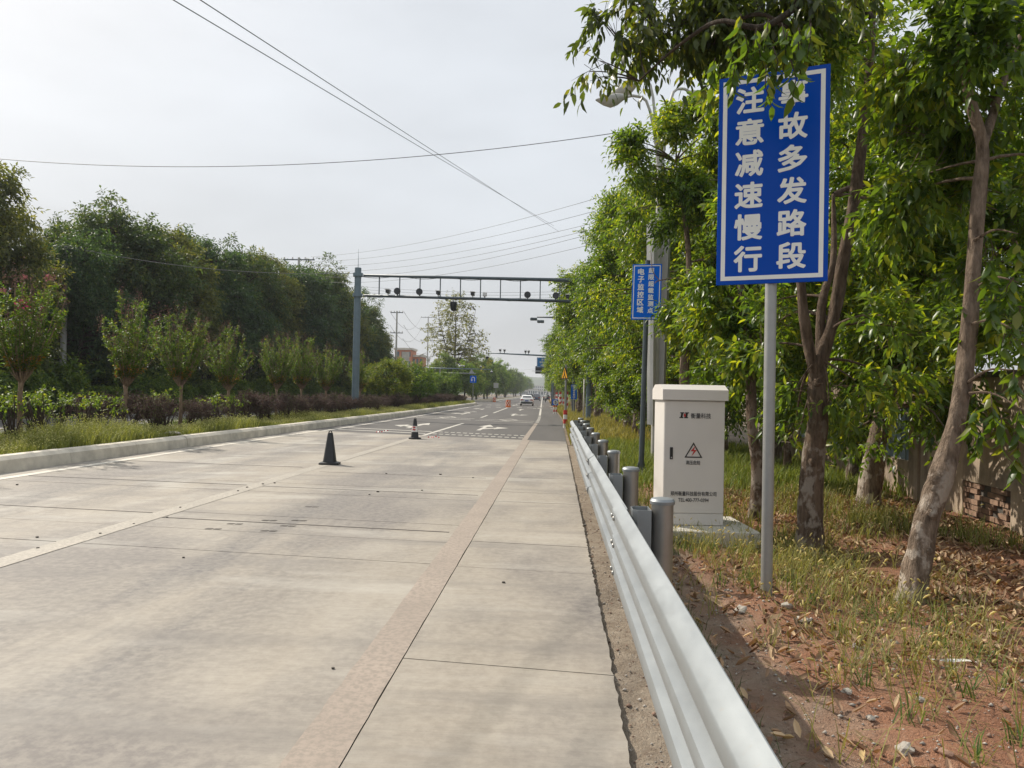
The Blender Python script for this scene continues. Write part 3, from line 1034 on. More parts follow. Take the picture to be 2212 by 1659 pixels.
# ------------------------------------------------------------------ guardrail
gr = empty('guardrail', (0.40, 10, 0), 0, 'silver three-wave steel guardrail running along the right edge of the concrete road', 'guardrail')
gr.rotation_euler = (0, 0, 0)
prof = [(0.0, .066), (.01, .052), (.042, .006), (.055, 0), (.105, 0), (.118, .006), (.150, .077), (.162, .083), (.180, .083), (.192, .077), (.222, .006), (.235, 0), (.271, 0), (.284, .006),
        (.314, .077), (.326, .083), (.344, .083), (.356, .077), (.388, .006), (.401, 0), (.451, 0), (.464, .006), (.496, .052), (.506, .066)]
ZB = 0.365
def beam(y0, y1, off=0.0, curl=None, name='beam_panel'):
    mb = MB()
    ys = np.linspace(y0, y1, 2 if curl is None else 12)
    k = len(prof)
    for inner in (0, 1):
        for y in ys:
            cx, cy, ang = (0, y, 0) if curl is None else curl(y)
            for z, x in prof:
                xo = x + off + (0.0035 if inner else 0)
                mb.v.append((cx + xo * math.cos(ang), cy - 10 + xo * math.sin(ang) * -1, ZB + z))
    m = len(ys)
    for inner in (0, 1):
        b = inner * k * m
        for i in range(m - 1):
            for j in range(k - 1):
                f = (b + i * k + j, b + (i + 1) * k + j, b + (i + 1) * k + j + 1, b + i * k + j + 1)
                mb.f.append(f if not inner else f[::-1]); mb.m.append(0)
    for i in range(m - 1):
        for j in (0, k - 1):
            mb.f.append((i * k + j, (i + 1) * k + j, (m + i + 1) * k + j, (m + i) * k + j)); mb.m.append(0)
    for i in (0, m - 1):
        for j in range(k - 1):
            mb.f.append((i * k + j, i * k + j + 1, (m + i) * k + j + 1, (m + i) * k + j)); mb.m.append(0)
    return mb.build(name, M['galv'], gr, smooth='angle')


for i in range(6):
    y0 = -3.7 + i * 4.32
    beam(y0, min(y0 + 4.32 + .3, 21.9), off=-.009 * (i % 2))
    if 0 < i:
        for dz in (.075, .165, .253, .335, .43):
            for dy in (.08, .22):
                x = -.010 if dz not in (.165, .335) else .070
                MB().lathe([(.0, -.012), (.012, -.011), (.016, -.004), (.016, 0.0)], 8, 0, (x, y0 + dy - 10, ZB + dz), 'x').build('splice_bolt', M['galv_post'], gr, True)
def curl(y):
    t = (y - 21.6) / .95
    a = t * 1.5
    R = .62
    return (R * (1 - math.cos(a)) , 21.6 + R * math.sin(a), a)
beam(21.6, 22.55, off=.006, curl=curl, name='end_wing')
post_me = MB().lathe([(.07, -.45), (.07, .93)], 20).mesh('post', M['galv_post'], 'angle')
cap_me = MB().lathe([(.078, .915), (.08, .935), (.07, .95), (.035, .957), (0.001, .958)], 20).mesh('post_cap', M['galv'], 'angle')
hexp = [(.085, -.06), (.125, -.10), (.235, -.10), (.262, -.05), (.262, .05), (.235, .10), (.125, .10), (.085, .06)]
def hollow(poly, z0, z1, t=.006):
    mb = MB()
    c = np.mean(poly, 0)
    inn = [tuple(c + (np.array(p) - c) * (1 - t / .08)) for p in poly]
    n = len(poly)
    mb.v = [(a, b, z) for z in (z0, z1) for a, b in poly] + [(a, b, z) for z in (z0, z1) for a, b in inn]
    for i in range(n):
        j = (i + 1) % n
        mb.f += [(i, j, n + j, n + i), (2 * n + j, 2 * n + i, 3 * n + i, 3 * n + j), (n + i, n + j, 3 * n + j, 3 * n + i), (j, i, 2 * n + i, 2 * n + j)]
    mb.m = [0] * len(mb.f)
    return mb
block_me = hollow([(x - .0, y) for x, y in [(.09, -.065), (.118, -.095), (.205, -.095), (.205, .095), (.118, .095), (.09, .065)]], .47, .885).mesh('spacer_block', M['galv'])
for k in range(-2, 9):
    y = 4.9 + 2.07 * k
    if k in (-1,): continue
    p = link('post', post_me, gr, (0.285, y - 10, 0), (0, 0, k * .7))
    c = link('post_cap', cap_me, p)
    link('spacer_block', block_me, gr, (0, y - 10, 0))
    for dz in (.171, .335):
        MB().lathe([(.0, -.016), (.014, -.015), (.02, -.006), (.02, 0.0)], 8, 0, (.074, y - 10, ZB + dz), 'x').build('post_bolt', M['galv_post'], gr, True)

# ------------------------------------------------------------------ cabinet on its plinth
PL = tag(MB().bevbox(-.55, .62, -.40, .72, -.18, .10, .012).build('plinth', M['cream']), 'low pale concrete plinth under the white cabinet', 'plinth')
PL.location = (1.66, 9.02, 0); PL.rotation_euler = (0, 0, .07)
cb = empty('equipment_cabinet', (1.615, 9.0, .10), .06, 'tall off-white steel equipment cabinet with pitched cap standing beside the guardrail', 'cabinet')
W2, DP, HB = .355, .60, 1.46
body = MB().bevbox(-W2, W2, .012, DP, 0, HB, .004).build('body', M['cabinet'], cb)
MB().bevbox(-W2 + .004, W2 - .004, 0, .0115, .145, HB - .012, .004).build('door', M['cabinet'], cb)
MB().bevbox(-W2 + .004, W2 - .004, 0, .0115, .006, .137, .004).build('kick_panel', M['cabinet'], cb)
o_ = .028
rf = MB()
za, zb, zc = HB + .003, HB + .125, HB + .185
yA, yB, ym_ = -o_, DP + o_, .16
xs_ = W2 + o_
rf.v = [(-xs_, yA, za), (xs_, yA, za), (xs_, yB, za), (-xs_, yB, za), (-xs_, yA, zb), (xs_, yA, zb), (xs_, yB, zb), (-xs_, yB, zb),
        (-xs_ + .0, yA + ym_, zc), (xs_ - .0, yA + ym_, zc), (xs_, yB - ym_, zc), (-xs_, yB - ym_, zc)]
rf.f = [(3, 2, 1, 0), (0, 1, 5, 4), (2, 3, 7, 6), (4, 5, 9, 8), (8, 9, 10, 11), (6, 7, 11, 10), (1, 2, 6, 10, 9, 5), (3, 0, 4, 8, 11, 7)]
rf.m = [0] * 8
rf.build('cap_roof', M['cabinet'], cb)
hd = MB().bevbox(-.285, -.25, -.011, .0, .77, .91, .004).build('door_handle', M['black'], cb)
MB().lathe([(.009, -.014), (.009, -.011)], 10, 0, (-.2675, 0, .79), 'y').build('lock', M['rim'], hd)
lt = -.0035
letters([('衡量科技', .07, 1.282, .235, .062)], M['ink'], 'lettering', cb, 0.0007, (0, lt, 0))
letters([('高压危险', -.012, .735, .165, .048)], M['ink'], 'lettering', cb, 0.0006, (0, lt, 0))
letters([('郑州衡量科技股份有限公司', -.002, .372, .535, .052)], M['ink'], 'lettering', cb, 0.0006, (0, lt, 0))
letters([('TEL:400-777-0394', -.002, .298, .355, .042)], M['ink'], 'lettering', cb, 0.0006, (0, lt, 0))
# emblem: two slanted I strokes with a red bead
def italic(dx, s=1.0):
    h, w, bw, th, sl = .068, .024, .046, .012, .16
    P = lambda x, z: (dx + x + z * sl, 1.252 + z)
    return [[P(-w / 2, 0), P(w / 2, 0), P(w / 2, h), P(-w / 2, h)], [P(-bw / 2, 0), P(bw / 2, 0), P(bw / 2, th), P(-bw / 2, th)], [P(-bw / 2, h - th), P(bw / 2, h - th), P(bw / 2, h), P(-bw / 2, h)]]
em = MB()
for dx in (-.158, -.103):
    for k, p in enumerate(italic(dx)): em.prism(p, lt - .0004 * k - .0006, lt - .0004 * k, 0, 'xz')
elg = em.build('emblem', M['black'], cb)
MB().prism([(-.124 + .011 * math.cos(a) + .03 * .16, 1.286 + .021 * math.sin(a)) for a in np.linspace(0, 2 * math.pi, 18)[:-1]], lt - .002, lt - .001, 0, 'xz').build('emblem_bead', M['red'], elg)
tri = MB()
A, B_, C_ = np.array([-.115, .792]), np.array([.095, .792]), np.array([-.01, .972])
cen = (A + B_ + C_) / 3
inn = [cen + (p - cen) * .78 for p in (A, B_, C_)]
out = [A, B_, C_]
for i in range(3):
    j = (i + 1) % 3
    tri.prism([tuple(out[i]), tuple(out[j]), tuple(inn[j]), tuple(inn[i])], lt - .001, lt, 0, 'xz')
ws = tri.build('warning_triangle', M['black'], cb)
bolt = [(.012, .93), (-.045, .868), (-.008, .868), (-.032, .812), (.03, .882), (-.006, .884)]
MB().prism(bolt, lt - .002, lt - .001, 0, 'xz').build('lightning_bolt', M['red'], ws)

# ------------------------------------------------------------------ upright signs
def ring_rect(x0, x1, z0, z1, t, ya, yb):
    mb = MB()
    mb.box(x0, x1, ya, yb, z1 - t, z1); mb.box(x0, x1, ya, yb, z0, z0 + t)
    mb.box(x0, x0 + t, ya, yb, z0 + t, z1 - t); mb.box(x1 - t, x1, ya, yb, z0 + t, z1 - t)
    return mb


sg = empty('blue_warning_sign', (1.735, 6.33, -.02), math.radians(-20), 'large glossy blue sign with two columns of white characters on the nearest grey post', 'road sign')
MB().lathe([(.046, 0), (.046, 4.15), (.042, 4.17), (.0005, 4.175)], 20).build('post', M['sign_pole'], sg, 'angle')
SW, SZ0, SZ1 = .86, 2.555, 4.285
sgp = MB().bevbox(-SW / 2, SW / 2, -.062, -.05, SZ0, SZ1, .003).build('sign_panel', M['sign_blue'], sg)
for z in (SZ0 + .35, SZ1 - .35):
    MB().box(-.42, .42, -.0495, -.032, z - .03, z + .03).build('mounting_rail', M['sign_pole'], sg)
    MB().lathe([(.053, z - .025), (.053, z + .025)], 16).build('clamp', M['sign_pole'], sg, 'angle')
ring_rect(-SW / 2 + .035, SW / 2 - .035, SZ0 + .035, SZ1 - .035, .034, -.064, -.0622).build('border', M['sign_white'], sgp)
for tx, xx in (('注意减速慢行', -.18), ('事故多发路段', .155)):
    zt = 4.075 if xx < 0 else 4.085
    items = [(ch, xx, zt - i * .262, .212, .205) for i, ch in enumerate(tx)]
    letters(items, M['sign_white'], 'lettering', sgp, .0068, (0, -.0632, 0))

s2 = empty('monitoring_sign', (1.77, 15.9, -.03), math.radians(-14), 'smaller blue sign with two columns of white characters in front of the lamp post', 'road sign')
s2.rotation_euler = (0, math.radians(0.9), math.radians(-14))
MB().lathe([(.058, 0), (.05, 4.45), (.0005, 4.46)], 16).build('post', M['pole_dark'], s2, 'angle')
fl = MB().lathe([(.13, .0), (.13, .02)], 16).build('base_flange', M['pole_dark'], s2, 'angle')
for k in range(4):
    a = k * math.pi / 2 + .5
    MB().prism([(.05, .021), (.125, .021), (.06, .28), (.05, .28)], -.006, .006, 0, 'xz').build('gusset', M['pole_dark'], s2, rot=(0, 0, a))
w2, z0, z1 = .60, 3.21, 4.36
p2 = MB().bevbox(-w2 / 2, w2 / 2, -.075, -.062, z0, z1, .003).build('sign_panel', M['sign_blue_bright'], s2)
ring_rect(-w2 / 2 + .025, w2 / 2 - .025, z0 + .025, z1 - .025, .018, -.077, -.0752).build('border', M['sign_white'], p2)
letters([(c, -.12, z1 - .155 - i * .158, .125, .125) for i, c in enumerate('电子监控区域')], M['sign_white'], 'lettering', p2, .0045, (0, -.0765, 0))
letters([(c, .09, z1 - .135 - i * .137, .108, .108) for i, c in enumerate('超限超载监测点')], M['sign_white'], 'lettering', p2, .004, (0, -.0765, 0))

# ------------------------------------------------------------------ street lamps with panelled shafts
def street_lamp(name, loc, rz, label, group=None, arms=((180, .95, 8.55, .85), (140, .75, 8.75, 1.2), (20, .95, 8.7, 1.05), (-12, .62, 8.5, .75))):
    t = empty(name, loc, rz, label, 'street lamp', group)
    MB().lathe([(.17, 0), (.17, .06), (.11, .08), (.11, 5.9), (.085, 6.4), (.07, 8.6), (.001, 8.62)], 14).build('shaft', M['lamp'], t, 'angle')
    for k, (w0, w1) in enumerate(((.16, .235), (.16, .235), (.16, .235), (.16, .235))):
        a = math.radians(45 + 90 * k)
        m = M['fin'] if k in (1, 2) else M['fin_shade_pole_grey']  # two panels greyer: their shaded side is put into the colour
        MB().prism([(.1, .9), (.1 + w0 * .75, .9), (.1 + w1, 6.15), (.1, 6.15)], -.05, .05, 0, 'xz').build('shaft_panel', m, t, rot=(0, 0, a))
    for (az, ln, z0, dz) in arms:
        a = math.radians(az)
        pts = [(0, 0, z0 - 1.6), (.08 * math.cos(a), .08 * math.sin(a), z0 - .6), (.35 * ln * math.cos(a), .35 * ln * math.sin(a), z0 + dz * .75), (.7 * ln * math.cos(a), .7 * ln * math.sin(a), z0 + dz), (ln * math.cos(a), ln * math.sin(a), z0 + dz * .95)]
        pts = smooth_path(pts, 12)
        ar = MB().tube(pts, [.045] * 4 + [.038] * 8, 8).build('arm', M['lamp'], t, True)
        e = Vector(pts[-1])
        hd = MB()
        rings = []
        for (u, w, h0, h1) in ((-.06, .03, -.02, .04), (.05, .13, -.08, .08), (.22, .19, -.19, .10), (.40, .19, -.24, .09), (.58, .15, -.16, .06), (.74, .07, -.04, .02), (.78, .02, -.01, .005)):
            rings.append([(u, w * math.cos(q), (h1 if math.sin(q) > 0 else -h0) * math.sin(q)) for q in np.linspace(0, 2 * math.pi, 13)[:-1]])
        for r in rings: hd.v += r
        for i in range(len(rings) - 1):
            for j in range(12): hd.f.append((i * 12 + j, (i + 1) * 12 + j, (i + 1) * 12 + (j + 1) % 12, i * 12 + (j + 1) % 12))
        hd.f += [tuple(range(11, -1, -1)), tuple(range(72, 84))]
        hd.m = [0] * len(hd.f)
        h = hd.build('lamp_head', M['lamp'], t, True)
        h.location = e; h.rotation_euler = (0, math.radians(8), a)
    return t


street_lamp('street_lamp', (2.56, 19.84, -.03), math.radians(8), 'tall street lamp with flared pale shaft panels rising behind the smaller blue sign')
lampL = street_lamp('street_lamp', (-25.2, 148, 0), .3, 'street lamp with white flared shaft panels left of the sparse poplar', arms=((180, 1.5, 8.2, .6), (150, 1.1, 8.3, .8), (10, 1.5, 8.2, .6), (-20, 1.1, 8.3, .8)))
dup(lampL, (rx(-27.5, 268) + 2.5, 268, 0), .2, None, 'distant pale street lamp rising right of the U-turn sign')

# ------------------------------------------------------------------ traffic cones
def cone(name, loc, rz, label, band):
    t = empty(name, loc, rz, label, 'traffic cone')
    b = MB()
    def sq(r, z, c): return [(r - c, -r, z), (r, -r + c, z), (r, r - c, z), (r - c, r, z), (-r + c, r, z), (-r, r - c, z), (-r, -r + c, z), (-r + c, -r, z)]
    def loft(mb, rings):
        b0 = len(mb.v)
        n = 8
        for r in rings: mb.v += r
        for i in range(len(rings) - 1):
            for j in range(n): mb.f.append((b0 + i * n + j, b0 + i * n + (j + 1) % n, b0 + (i + 1) * n + (j + 1) % n, b0 + (i + 1) * n + j))
        mb.f += [tuple(b0 + x for x in range(n - 1, -1, -1)), tuple(b0 + (len(rings) - 1) * n + x for x in range(n))]
        mb.m = [0] * len(mb.f)
        return mb
    loft(MB(), [sq(.205, .001, .05), sq(.21, .012, .05), sq(.205, .04, .05), sq(.16, .052, .04)]).build('base', M['rubber'], t, 'angle')
    loft(MB(), [sq(.135, .052, .03), sq(.128, .07, .03), sq(.05, .66, .012), sq(.04, .68, .01)]).build('body', M['rubber'], t, 'angle')
    ring = [(.032 * math.cos(a), 0, .675 + .042 * math.sin(a)) for a in np.linspace(0, math.pi, 9)]
    MB().tube(ring, .011, 6).build('carry_loop', M['rubber'], t, True)
    if band:
        r = lambda z: .130 - (z - .07) * (.078 / .59)
        bd = loft(MB(), [sq(r(.24) + .004, .24, .03), sq(r(.44) + .004, .44, .02)]).build('reflective_sleeve', M['white_band'], t, 'angle')
        for z in (.285, .365):
            for fx, ry in ((0, 0), (1, math.pi / 2), (2, math.pi), (3, -math.pi / 2)):
                a = r(z) - .004; a2 = r(z + .045) - .004
                e0 = r(z) + .0055; e1 = r(z + .045) + .0055
                MB().add([(-a * .85, -e0, z + .018), (a * .85, -e0 + .003, z - .018), (a2 * .85, -e1 + .002, z + .03), (-a2 * .85, -e1 - .002, z + .066)], [(0, 1, 2, 3)]).build('red_stripe', M['red'], bd, rot=(0, 0, ry))
    return t


c1 = cone('traffic_cone', (-4.86, 16.15, 0.003), .12, 'plain black rubber traffic cone standing nearest on the concrete lane joint', False)
c2 = cone('traffic_cone', (-4.78, 25.55, 0.003), .2, 'black traffic cone wrapped with a red and white striped sleeve', True)
for o, (x, y), lab in ((0, (-6.9, 28.8), 'scrap of red and white tape lying beyond the plain black cone'), (1, (-4.45, 26.2), 'scrap of red and white tape lying beside the striped cone')):
    tp = MB()
    rr = np.random.default_rng(o + 4)
    p0 = np.array([x, y, .02])
    pts = [p0]
    for k in range(9): pts.append(pts[-1] + np.array([.045 + rr.uniform(-.02, .02), rr.uniform(-.04, .04), rr.uniform(-.03, .04) if k % 2 else -.005]))
    for k, (a, b) in enumerate(zip(pts[:-1], pts[1:])):
        a = a.copy(); b = b.copy(); a[2] = max(a[2], .01); b[2] = max(b[2], .01)
        tp.add([a, b, b + [.0, .03, .035], a + [0, .03, .035]], [(0, 1, 2, 3)], k % 2)
    tag(tp.build('barrier_tape', [M['red'], M['white_band']]), lab, 'tape')

# ------------------------------------------------------------------ camera gantry
GY = 44.0
gl, gr_ = pp(771, 700, GY).x, pp(1274, 700, GY + 2).x
gan = empty('camera_gantry', (gl, GY, .2), 0, 'wide grey steel gantry with ladder beam carrying cameras across the road', 'gantry')
ztop, zbt, zbb = pp(775, 578, GY).z - .2, pp(800, 594, GY).z - .2, pp(800, 638, GY).z - .2
MB().lathe([(.30, 0), (.30, .04), (.215, .05), (.19, ztop - .02), (.10, ztop), (.001, ztop + .005)], 24).build('pole', M['pole_grey'], gan, 'angle')
MB().tube([(0, 0, ztop), (0, 0, ztop + 1.1)], [.018, .006], 6).build('lightning_rod', M['pole_grey'], gan)
gx = gr_ - gl
rp = MB().lathe([(.24, -.25), (.24, -.2), (.155, -.19), (.14, zbt + .55), (.001, zbt + .56)], 20).build('pole', M['pole_grey'], gan, 'angle', loc=(gx, 2, 0))
for z in (zbt, zbb):
    MB().lathe([(.29, z - .1), (.29, z + .1)], 20).build('pole_collar', M['pole_grey'], gan, 'angle')
    MB().lathe([(.2, z - .1), (.2, z + .1)], 20).build('pole_collar', M['pole_grey'], gan, 'angle', loc=(gx, 2, 0))
# the beams run slightly down to the right, as seen
def gpt(u, v): 
    p = pp(u, v, GY + 2 * max(0, (u - 771) / 503)); return Vector((p.x - gl, p.y - GY, p.z - .2))
bt = [gpt(785, 595), gpt(1270, 606)]; bb = [gpt(785, 638.5), gpt(1270, 652)]
MB().tube(bt, [.075, .11], 12).build('top_beam', M['beam_grey'], gan, True)
MB().tube(bb, [.075, .095], 12).build('bottom_beam', M['beam_grey'], gan, True)
for u in (819, 904 - 43 + 0, 958, 1004 - 3, 1054, 1098, 1142 - 1, 1186, 1232):
    pass
for k in range(10):
    t = (k * 43.3 + 818 - 785) / 485
    a = bt[0].lerp(bt[1], t); b = bb[0].lerp(bb[1], t)
    MB().box(-.03, .03, -.03, .03, 0, (a - b).z).build('rung', M['beam_grey'], gan, loc=b)
hose = [bt[0].lerp(bt[1], t) + Vector((0, -.1, -.1 - .05 * math.sin(t * 30))) for t in np.linspace(0.0, 1, 40)]
MB().tube(hose, .016, 5).build('cable', M['cam_black'], gan, True)
hose = [bb[0].lerp(bb[1], t) + Vector((0, -.1, -.02 - .08 * max(0, math.sin(t * 22)) ** 3)) for t in np.linspace(0.0, 1, 60)]
MB().tube(hose, .014, 5).build('cable', M['cam_black'], gan, True)


def bb_at(u):
    return bb[0].lerp(bb[1], (u - 785) / 485) + Vector((gl, GY, .2))


def flood(u, lab):
    p = bb_at(u)
    t = empty('strobe_light', p, 0, lab, 'strobe light', 'round strobe lights on the gantry beam')
    MB().box(-.03, .03, -.04, .04, .05, .14).build('bracket', M['cam_black'], t)
    MB().lathe([(.185, -.14), (.20, -.13), (.20, -.08), (.16, 0), (.09, .1), (.001, .12)], 24, 0, (0, 0, .31), 'y').build('housing', M['cam_black'], t, 'angle')
    MB().lathe([(.18, -.148), (.18, -.144)], 24, 0, (0, 0, .31), 'y').build('lens', M['glass_dark'], t)
    return t
for u, l in ((857, 'round dark strobe light on the gantry, nearest the left pole'), (904, 'round dark strobe light second from the left pole of the gantry'),
             (1137, 'round dark strobe light alone on the right half of the gantry'), (1199, 'round dark strobe light on the gantry beside the right trees')):
    flood(u, l)


def bullet(u, lab):
    p = bb_at(u)
    t = empty('bullet_camera', p, 0, lab, 'camera', 'bullet cameras on the gantry beam')
    MB().lathe([(.05, .07), (.03, .16)], 10).build('mount', M['cam_white'], t)
    MB().bevbox(-.10, .10, -.28, .24, .18, .35, .02).build('housing', M['cam_black'], t)
    MB().bevbox(-.14, .14, -.36, .26, .352, .40, .015).build('sunshade', M['cam_white'], t)
    return t
for u, l in ((837, 'white topped bullet camera beside the left gantry pole'), (944, 'small bullet camera between strobe light and dome camera on the gantry'), (1018, 'white bullet camera right of the dome camera on the gantry'), (1225, 'pale bullet camera on the gantry among the right tree leaves')):
    bullet(u, l)
p = bb_at(1044)
t = empty('flood_lamp', p, 0, 'small square pale flood lamp standing on the gantry beam', 'lamp')
MB().box(-.03, .03, -.03, .03, .07, .16).build('bracket', M['cam_black'], t)
MB().bevbox(-.12, .12, -.08, .06, .16, .37, .015).build('housing', M['lamp'], t)
MB().box(-.095, .095, -.084, -.0805, .185, .345).build('lens', M['cam_white'], t)
p = bb_at(977)
t = empty('dome_camera', p, 0, 'black dome camera hanging under the middle of the gantry beam', 'camera')
MB().lathe([(.05, -.08), (.05, -.22), (.001, -.221)], 12).build('stem', M['cam_white'], t)
MB().lathe([(.05, -.2), (.2, -.24), (.21, -.42), (.18, -.5), (.185, -.62), (.15, -.72), (.08, -.77), (.001, -.78)][::-1], 20).build('dome', M['cam_black'], t, 'angle')

# ------------------------------------------------------------------ second arms farther on
def arm_pole(name, base, z, tip, label, cat='camera pole', r=.11, droop=0):
    t = empty(name, base, 0, label, cat)
    MB().lathe([(.24, 0), (.24, .05), (.17, .06), (.13, z + .35), (.001, z + .36)], 16).build('pole', M['pole_grey'], t, 'angle')
    a = Vector((0, 0, z)); b = Vector((tip[0] - base[0], tip[1] - base[1], z + droop))
    MB().tube([a, a.lerp(b, .5), b], [r, r * .85, r * .55], 10).build('arm', M['pole_grey'], t, True)
    return t, a, b
def dome(at, lab, s=1.0):
    d = empty('dome_camera', at, 0, lab, 'camera')
    d.scale = (s, s, s)
    MB().lathe([(.03, 0), (.03, -.3)], 8).build('stem', M['cam_white'], d)
    MB().lathe([(.02, -.28), (.2, -.33), (.21, -.48), (.001, -.49)][::-1], 16).build('housing', M['cam_white'], d, 'angle')
    MB().lathe([(.2, -.49), (.17, -.64), (.08, -.72), (.001, -.73)][::-1], 16).build('dome', M['cam_black'], d, 'angle')
def snap(at, lab, grp):
    d = empty('bullet_camera', at, 0, lab, 'camera', grp)
    MB().lathe([(.05, 0), (.03, .22)], 8).build('mount', M['cam_black'], d)
    MB().bevbox(-.12, .12, -.28, .22, .22, .36, .02).build('housing', M['cam_black'], d)
    MB().bevbox(-.16, .16, -.34, .24, .362, .50, .03).build('sunshade', M['cam_white'], d)
AY = 92.0
tipR = px(486.6, 352.4, AY)
baseR = (px(556, 352, AY).x + 1.0, AY, -.05)
zR = px(552, 356, AY).z
armR, a, b = arm_pole('camera_pole', baseR, zR, (tipR.x, AY), 'grey pole with one long camera arm reaching over the road beyond the gantry', droop=tipR.z - zR)
W_ = Matrix.Translation(Vector(baseR))
def on(a, b, base, u): 
    A, B = Vector(base) + a, Vector(base) + b
    best = min(np.linspace(0, 1, 200), key=lambda t: abs(((A.lerp(B, t)).x / (A.lerp(B, t)).y) - px(u, 380, A.lerp(B, t).y).x / A.lerp(B, t).y))
    return A.lerp(B, best)
dome(on(a, b, baseR, 486.9), 'white and black dome camera hanging from the tip of the far camera arm')
for u, l in ((499.5, 'camera on the far arm, nearest its free tip'), (503.8, 'camera on the far arm, second from its free tip'), (524.8, 'camera on the far arm, second from the blue direction sign'), (528.3, 'camera on the far arm, nearest the blue direction sign')):
    snap(on(a, b, baseR, u) + Vector((0, 0, .05)), l, 'cameras on the far arm')
# floodlight arm among the right trees
FY = 62.0
ft = px(537, 317, FY); fb = px(575, 318, FY)
t = empty('floodlight_pole', (fb.x, FY, -.05), 0, 'dark pole with two flat floodlights on a short arm poking from the right trees', 'light pole')
zz = fb.z + .05
MB().lathe([(.14, 0), (.10, zz + .2), (.001, zz + .21)], 12).build('pole', M['pole_dark'], t, 'angle')
MB().tube([(0, 0, zz), (ft.x - fb.x, 0, ft.z - fb.z + zz)], [.075, .06], 8).build('arm', M['pole_dark'], t, True)
for u, dz in ((534, -.02), (541, -.22)):
    p = px(u, 317.5, FY)
    MB().bevbox(-.30, .26, -.34, .2, -.22 + dz, -.02 + dz, .03).build('floodlight', M['pole_dark'], t, loc=(p.x - fb.x, 0, p.z - fb.z + zz))
# left arm with cameras and triangle, U-turn sign
LY = 128.0
tipL = px(485, 353 + (1250 + 930 * .2411) / 4 - 353 + 0.0, LY)
baseL = (px(418, 375, LY).x, LY, 0)
zL = px(440, 368.2, LY).z
armL, a, b = arm_pole('camera_pole', baseL, zL, (px(492, 370, LY).x, LY), 'pale pole with a long camera arm on the left before the poplar', droop=px(492, 369.4, LY).z - zL)
for u, l in ((461, 'left camera of the pair on the left arm'), (463.6, 'right camera of the pair on the left arm'), (480.5, 'single camera near the tip of the left arm')):
    snap(on(a, b, baseL, u) + Vector((0, 0, .05)), l, 'cameras on the left arm')
dome(on(a, b, baseL, 491.5), 'small dome camera hanging from the tip of the left arm', .9)


def sign_post(name, base, h, label, r=.05, mat=None):
    t = empty(name, base, 0, label, 'road sign')
    MB().lathe([(r, 0), (r * .9, h), (.001, h + .005)], 12).build('post', mat or M['sign_pole'], t, 'angle')
    return t


UY = 112.0
u0, u1 = px(470, 382.7, UY), px(476.5, 375.8, UY)
ut = sign_post('uturn_sign', ((u0.x + u1.x) / 2, UY, .2), u1.z - .2, 'blue square sign with a white U-turn arrow in the left median')
w = (u1.x - u0.x)
upn = MB().bevbox(-w / 2, w / 2, -.085, -.07, u0.z - .2, u1.z - .2, .004).build('sign_panel', M['sign_blue_bright'], ut)
zc_ = (u0.z + u1.z) / 2 - .2
arc = [(.2, -.3), (.2, .1)] + [(.2 * math.cos(a), .1 + .2 * math.sin(a)) for a in np.linspace(0, math.pi, 9)] + [(-.2, -.08)]
MB().tube([(x, -.09, zc_ + z) for x, z in arc], .06, 6).build('arrow', M['sign_white'], upn)
MB().prism([(-.36, zc_ - .06), (-.2, zc_ - .32), (-.04, zc_ - .06)], -.095, -.087, 0, 'xz').build('arrow', M['sign_white'], upn)
tp_ = px(471.5, 370, 113)
tt = empty('hanging_sign', (px(440, 371, 113).x, 113, .2), 0, 'grey pole with horizontal arm holding the pale back of a triangular sign', 'road sign')
MB().lathe([(.12, 0), (.09, tp_.z), (.001, tp_.z + .01)], 12).build('pole', M['sign_pole'], tt, 'angle')
dxx = px(476, 371, 113).x - px(440, 371, 113).x
MB().tube([(0, 0, tp_.z - .7), (dxx, 0, tp_.z - .7)], .06, 8).build('arm', M['sign_pole'], tt, True)
MB().prism([(dxx - 1.1, tp_.z - .75), (dxx - .2, tp_.z - .75), (dxx - .65, tp_.z - .05)], -.14, -.1, 0, 'xz').build('sign_panel', M['sign_back'], tt)
# speed board in the far median
q0 = px(496, 385, 152)
bs_ = sign_post('grey_sign_board', (q0.x, 152, .2), px(497, 382, 152).z, 'small grey rectangular sign board on a thin post in the far median')
MB().bevbox(-.48, .48, -.09, -.06, px(497, 388, 152).z - .2, px(497, 383, 152).z - .2, .01).build('sign_panel', M['sign_back'], bs_)

# blue direction sign, LED board below it
DY = 104.0
d0, d1 = px(536.8, 367.2, DY), px(551.5, 357.6, DY)
ds = sign_post('direction_sign', (d1.x + .3, DY, -.05), d1.z, 'pale blue direction sign with a white left arrow half hidden by right trees', .1, M['pole_grey'])
mx = (d0.x + d1.x) / 2 - d1.x - .3
dp = MB().bevbox(d0.x - d1.x - .3, .1, -.16, -.12, d0.z + .05, d1.z + .05, .005).build('sign_panel', M['sign_cyan'], ds)
ring_rect(d0.x - d1.x - .26, .06, d0.z + .09, d1.z + .01, .035, -.164, -.161).build('border', M['sign_white'], dp)
hh = d1.z - d0.z
letters([('多铁镇', mx + .1, d1.z + .05 - hh * .22, .95, .26)], M['sign_white'], 'lettering', dp, .012, (0, -.162, 0))
letters([('专职消防队', mx + .1, d1.z + .05 - hh * .5, 1.5, .26)], M['sign_white'], 'lettering', dp, .012, (0, -.162, 0))
za_ = d0.z + .05 + hh * .2
MB().prism([(mx - .55, za_), (mx - .05, za_ - .22), (mx - .05, za_ - .09), (mx + .8, za_ - .09), (mx + .8, za_ + .09), (mx - .05, za_ + .09), (mx - .05, za_ + .22)], -.164, -.161, 0, 'xz').build('arrow', M['sign_white'], dp)
e0, e1 = px(535.3, 373.3, 108), px(546, 366, 108)
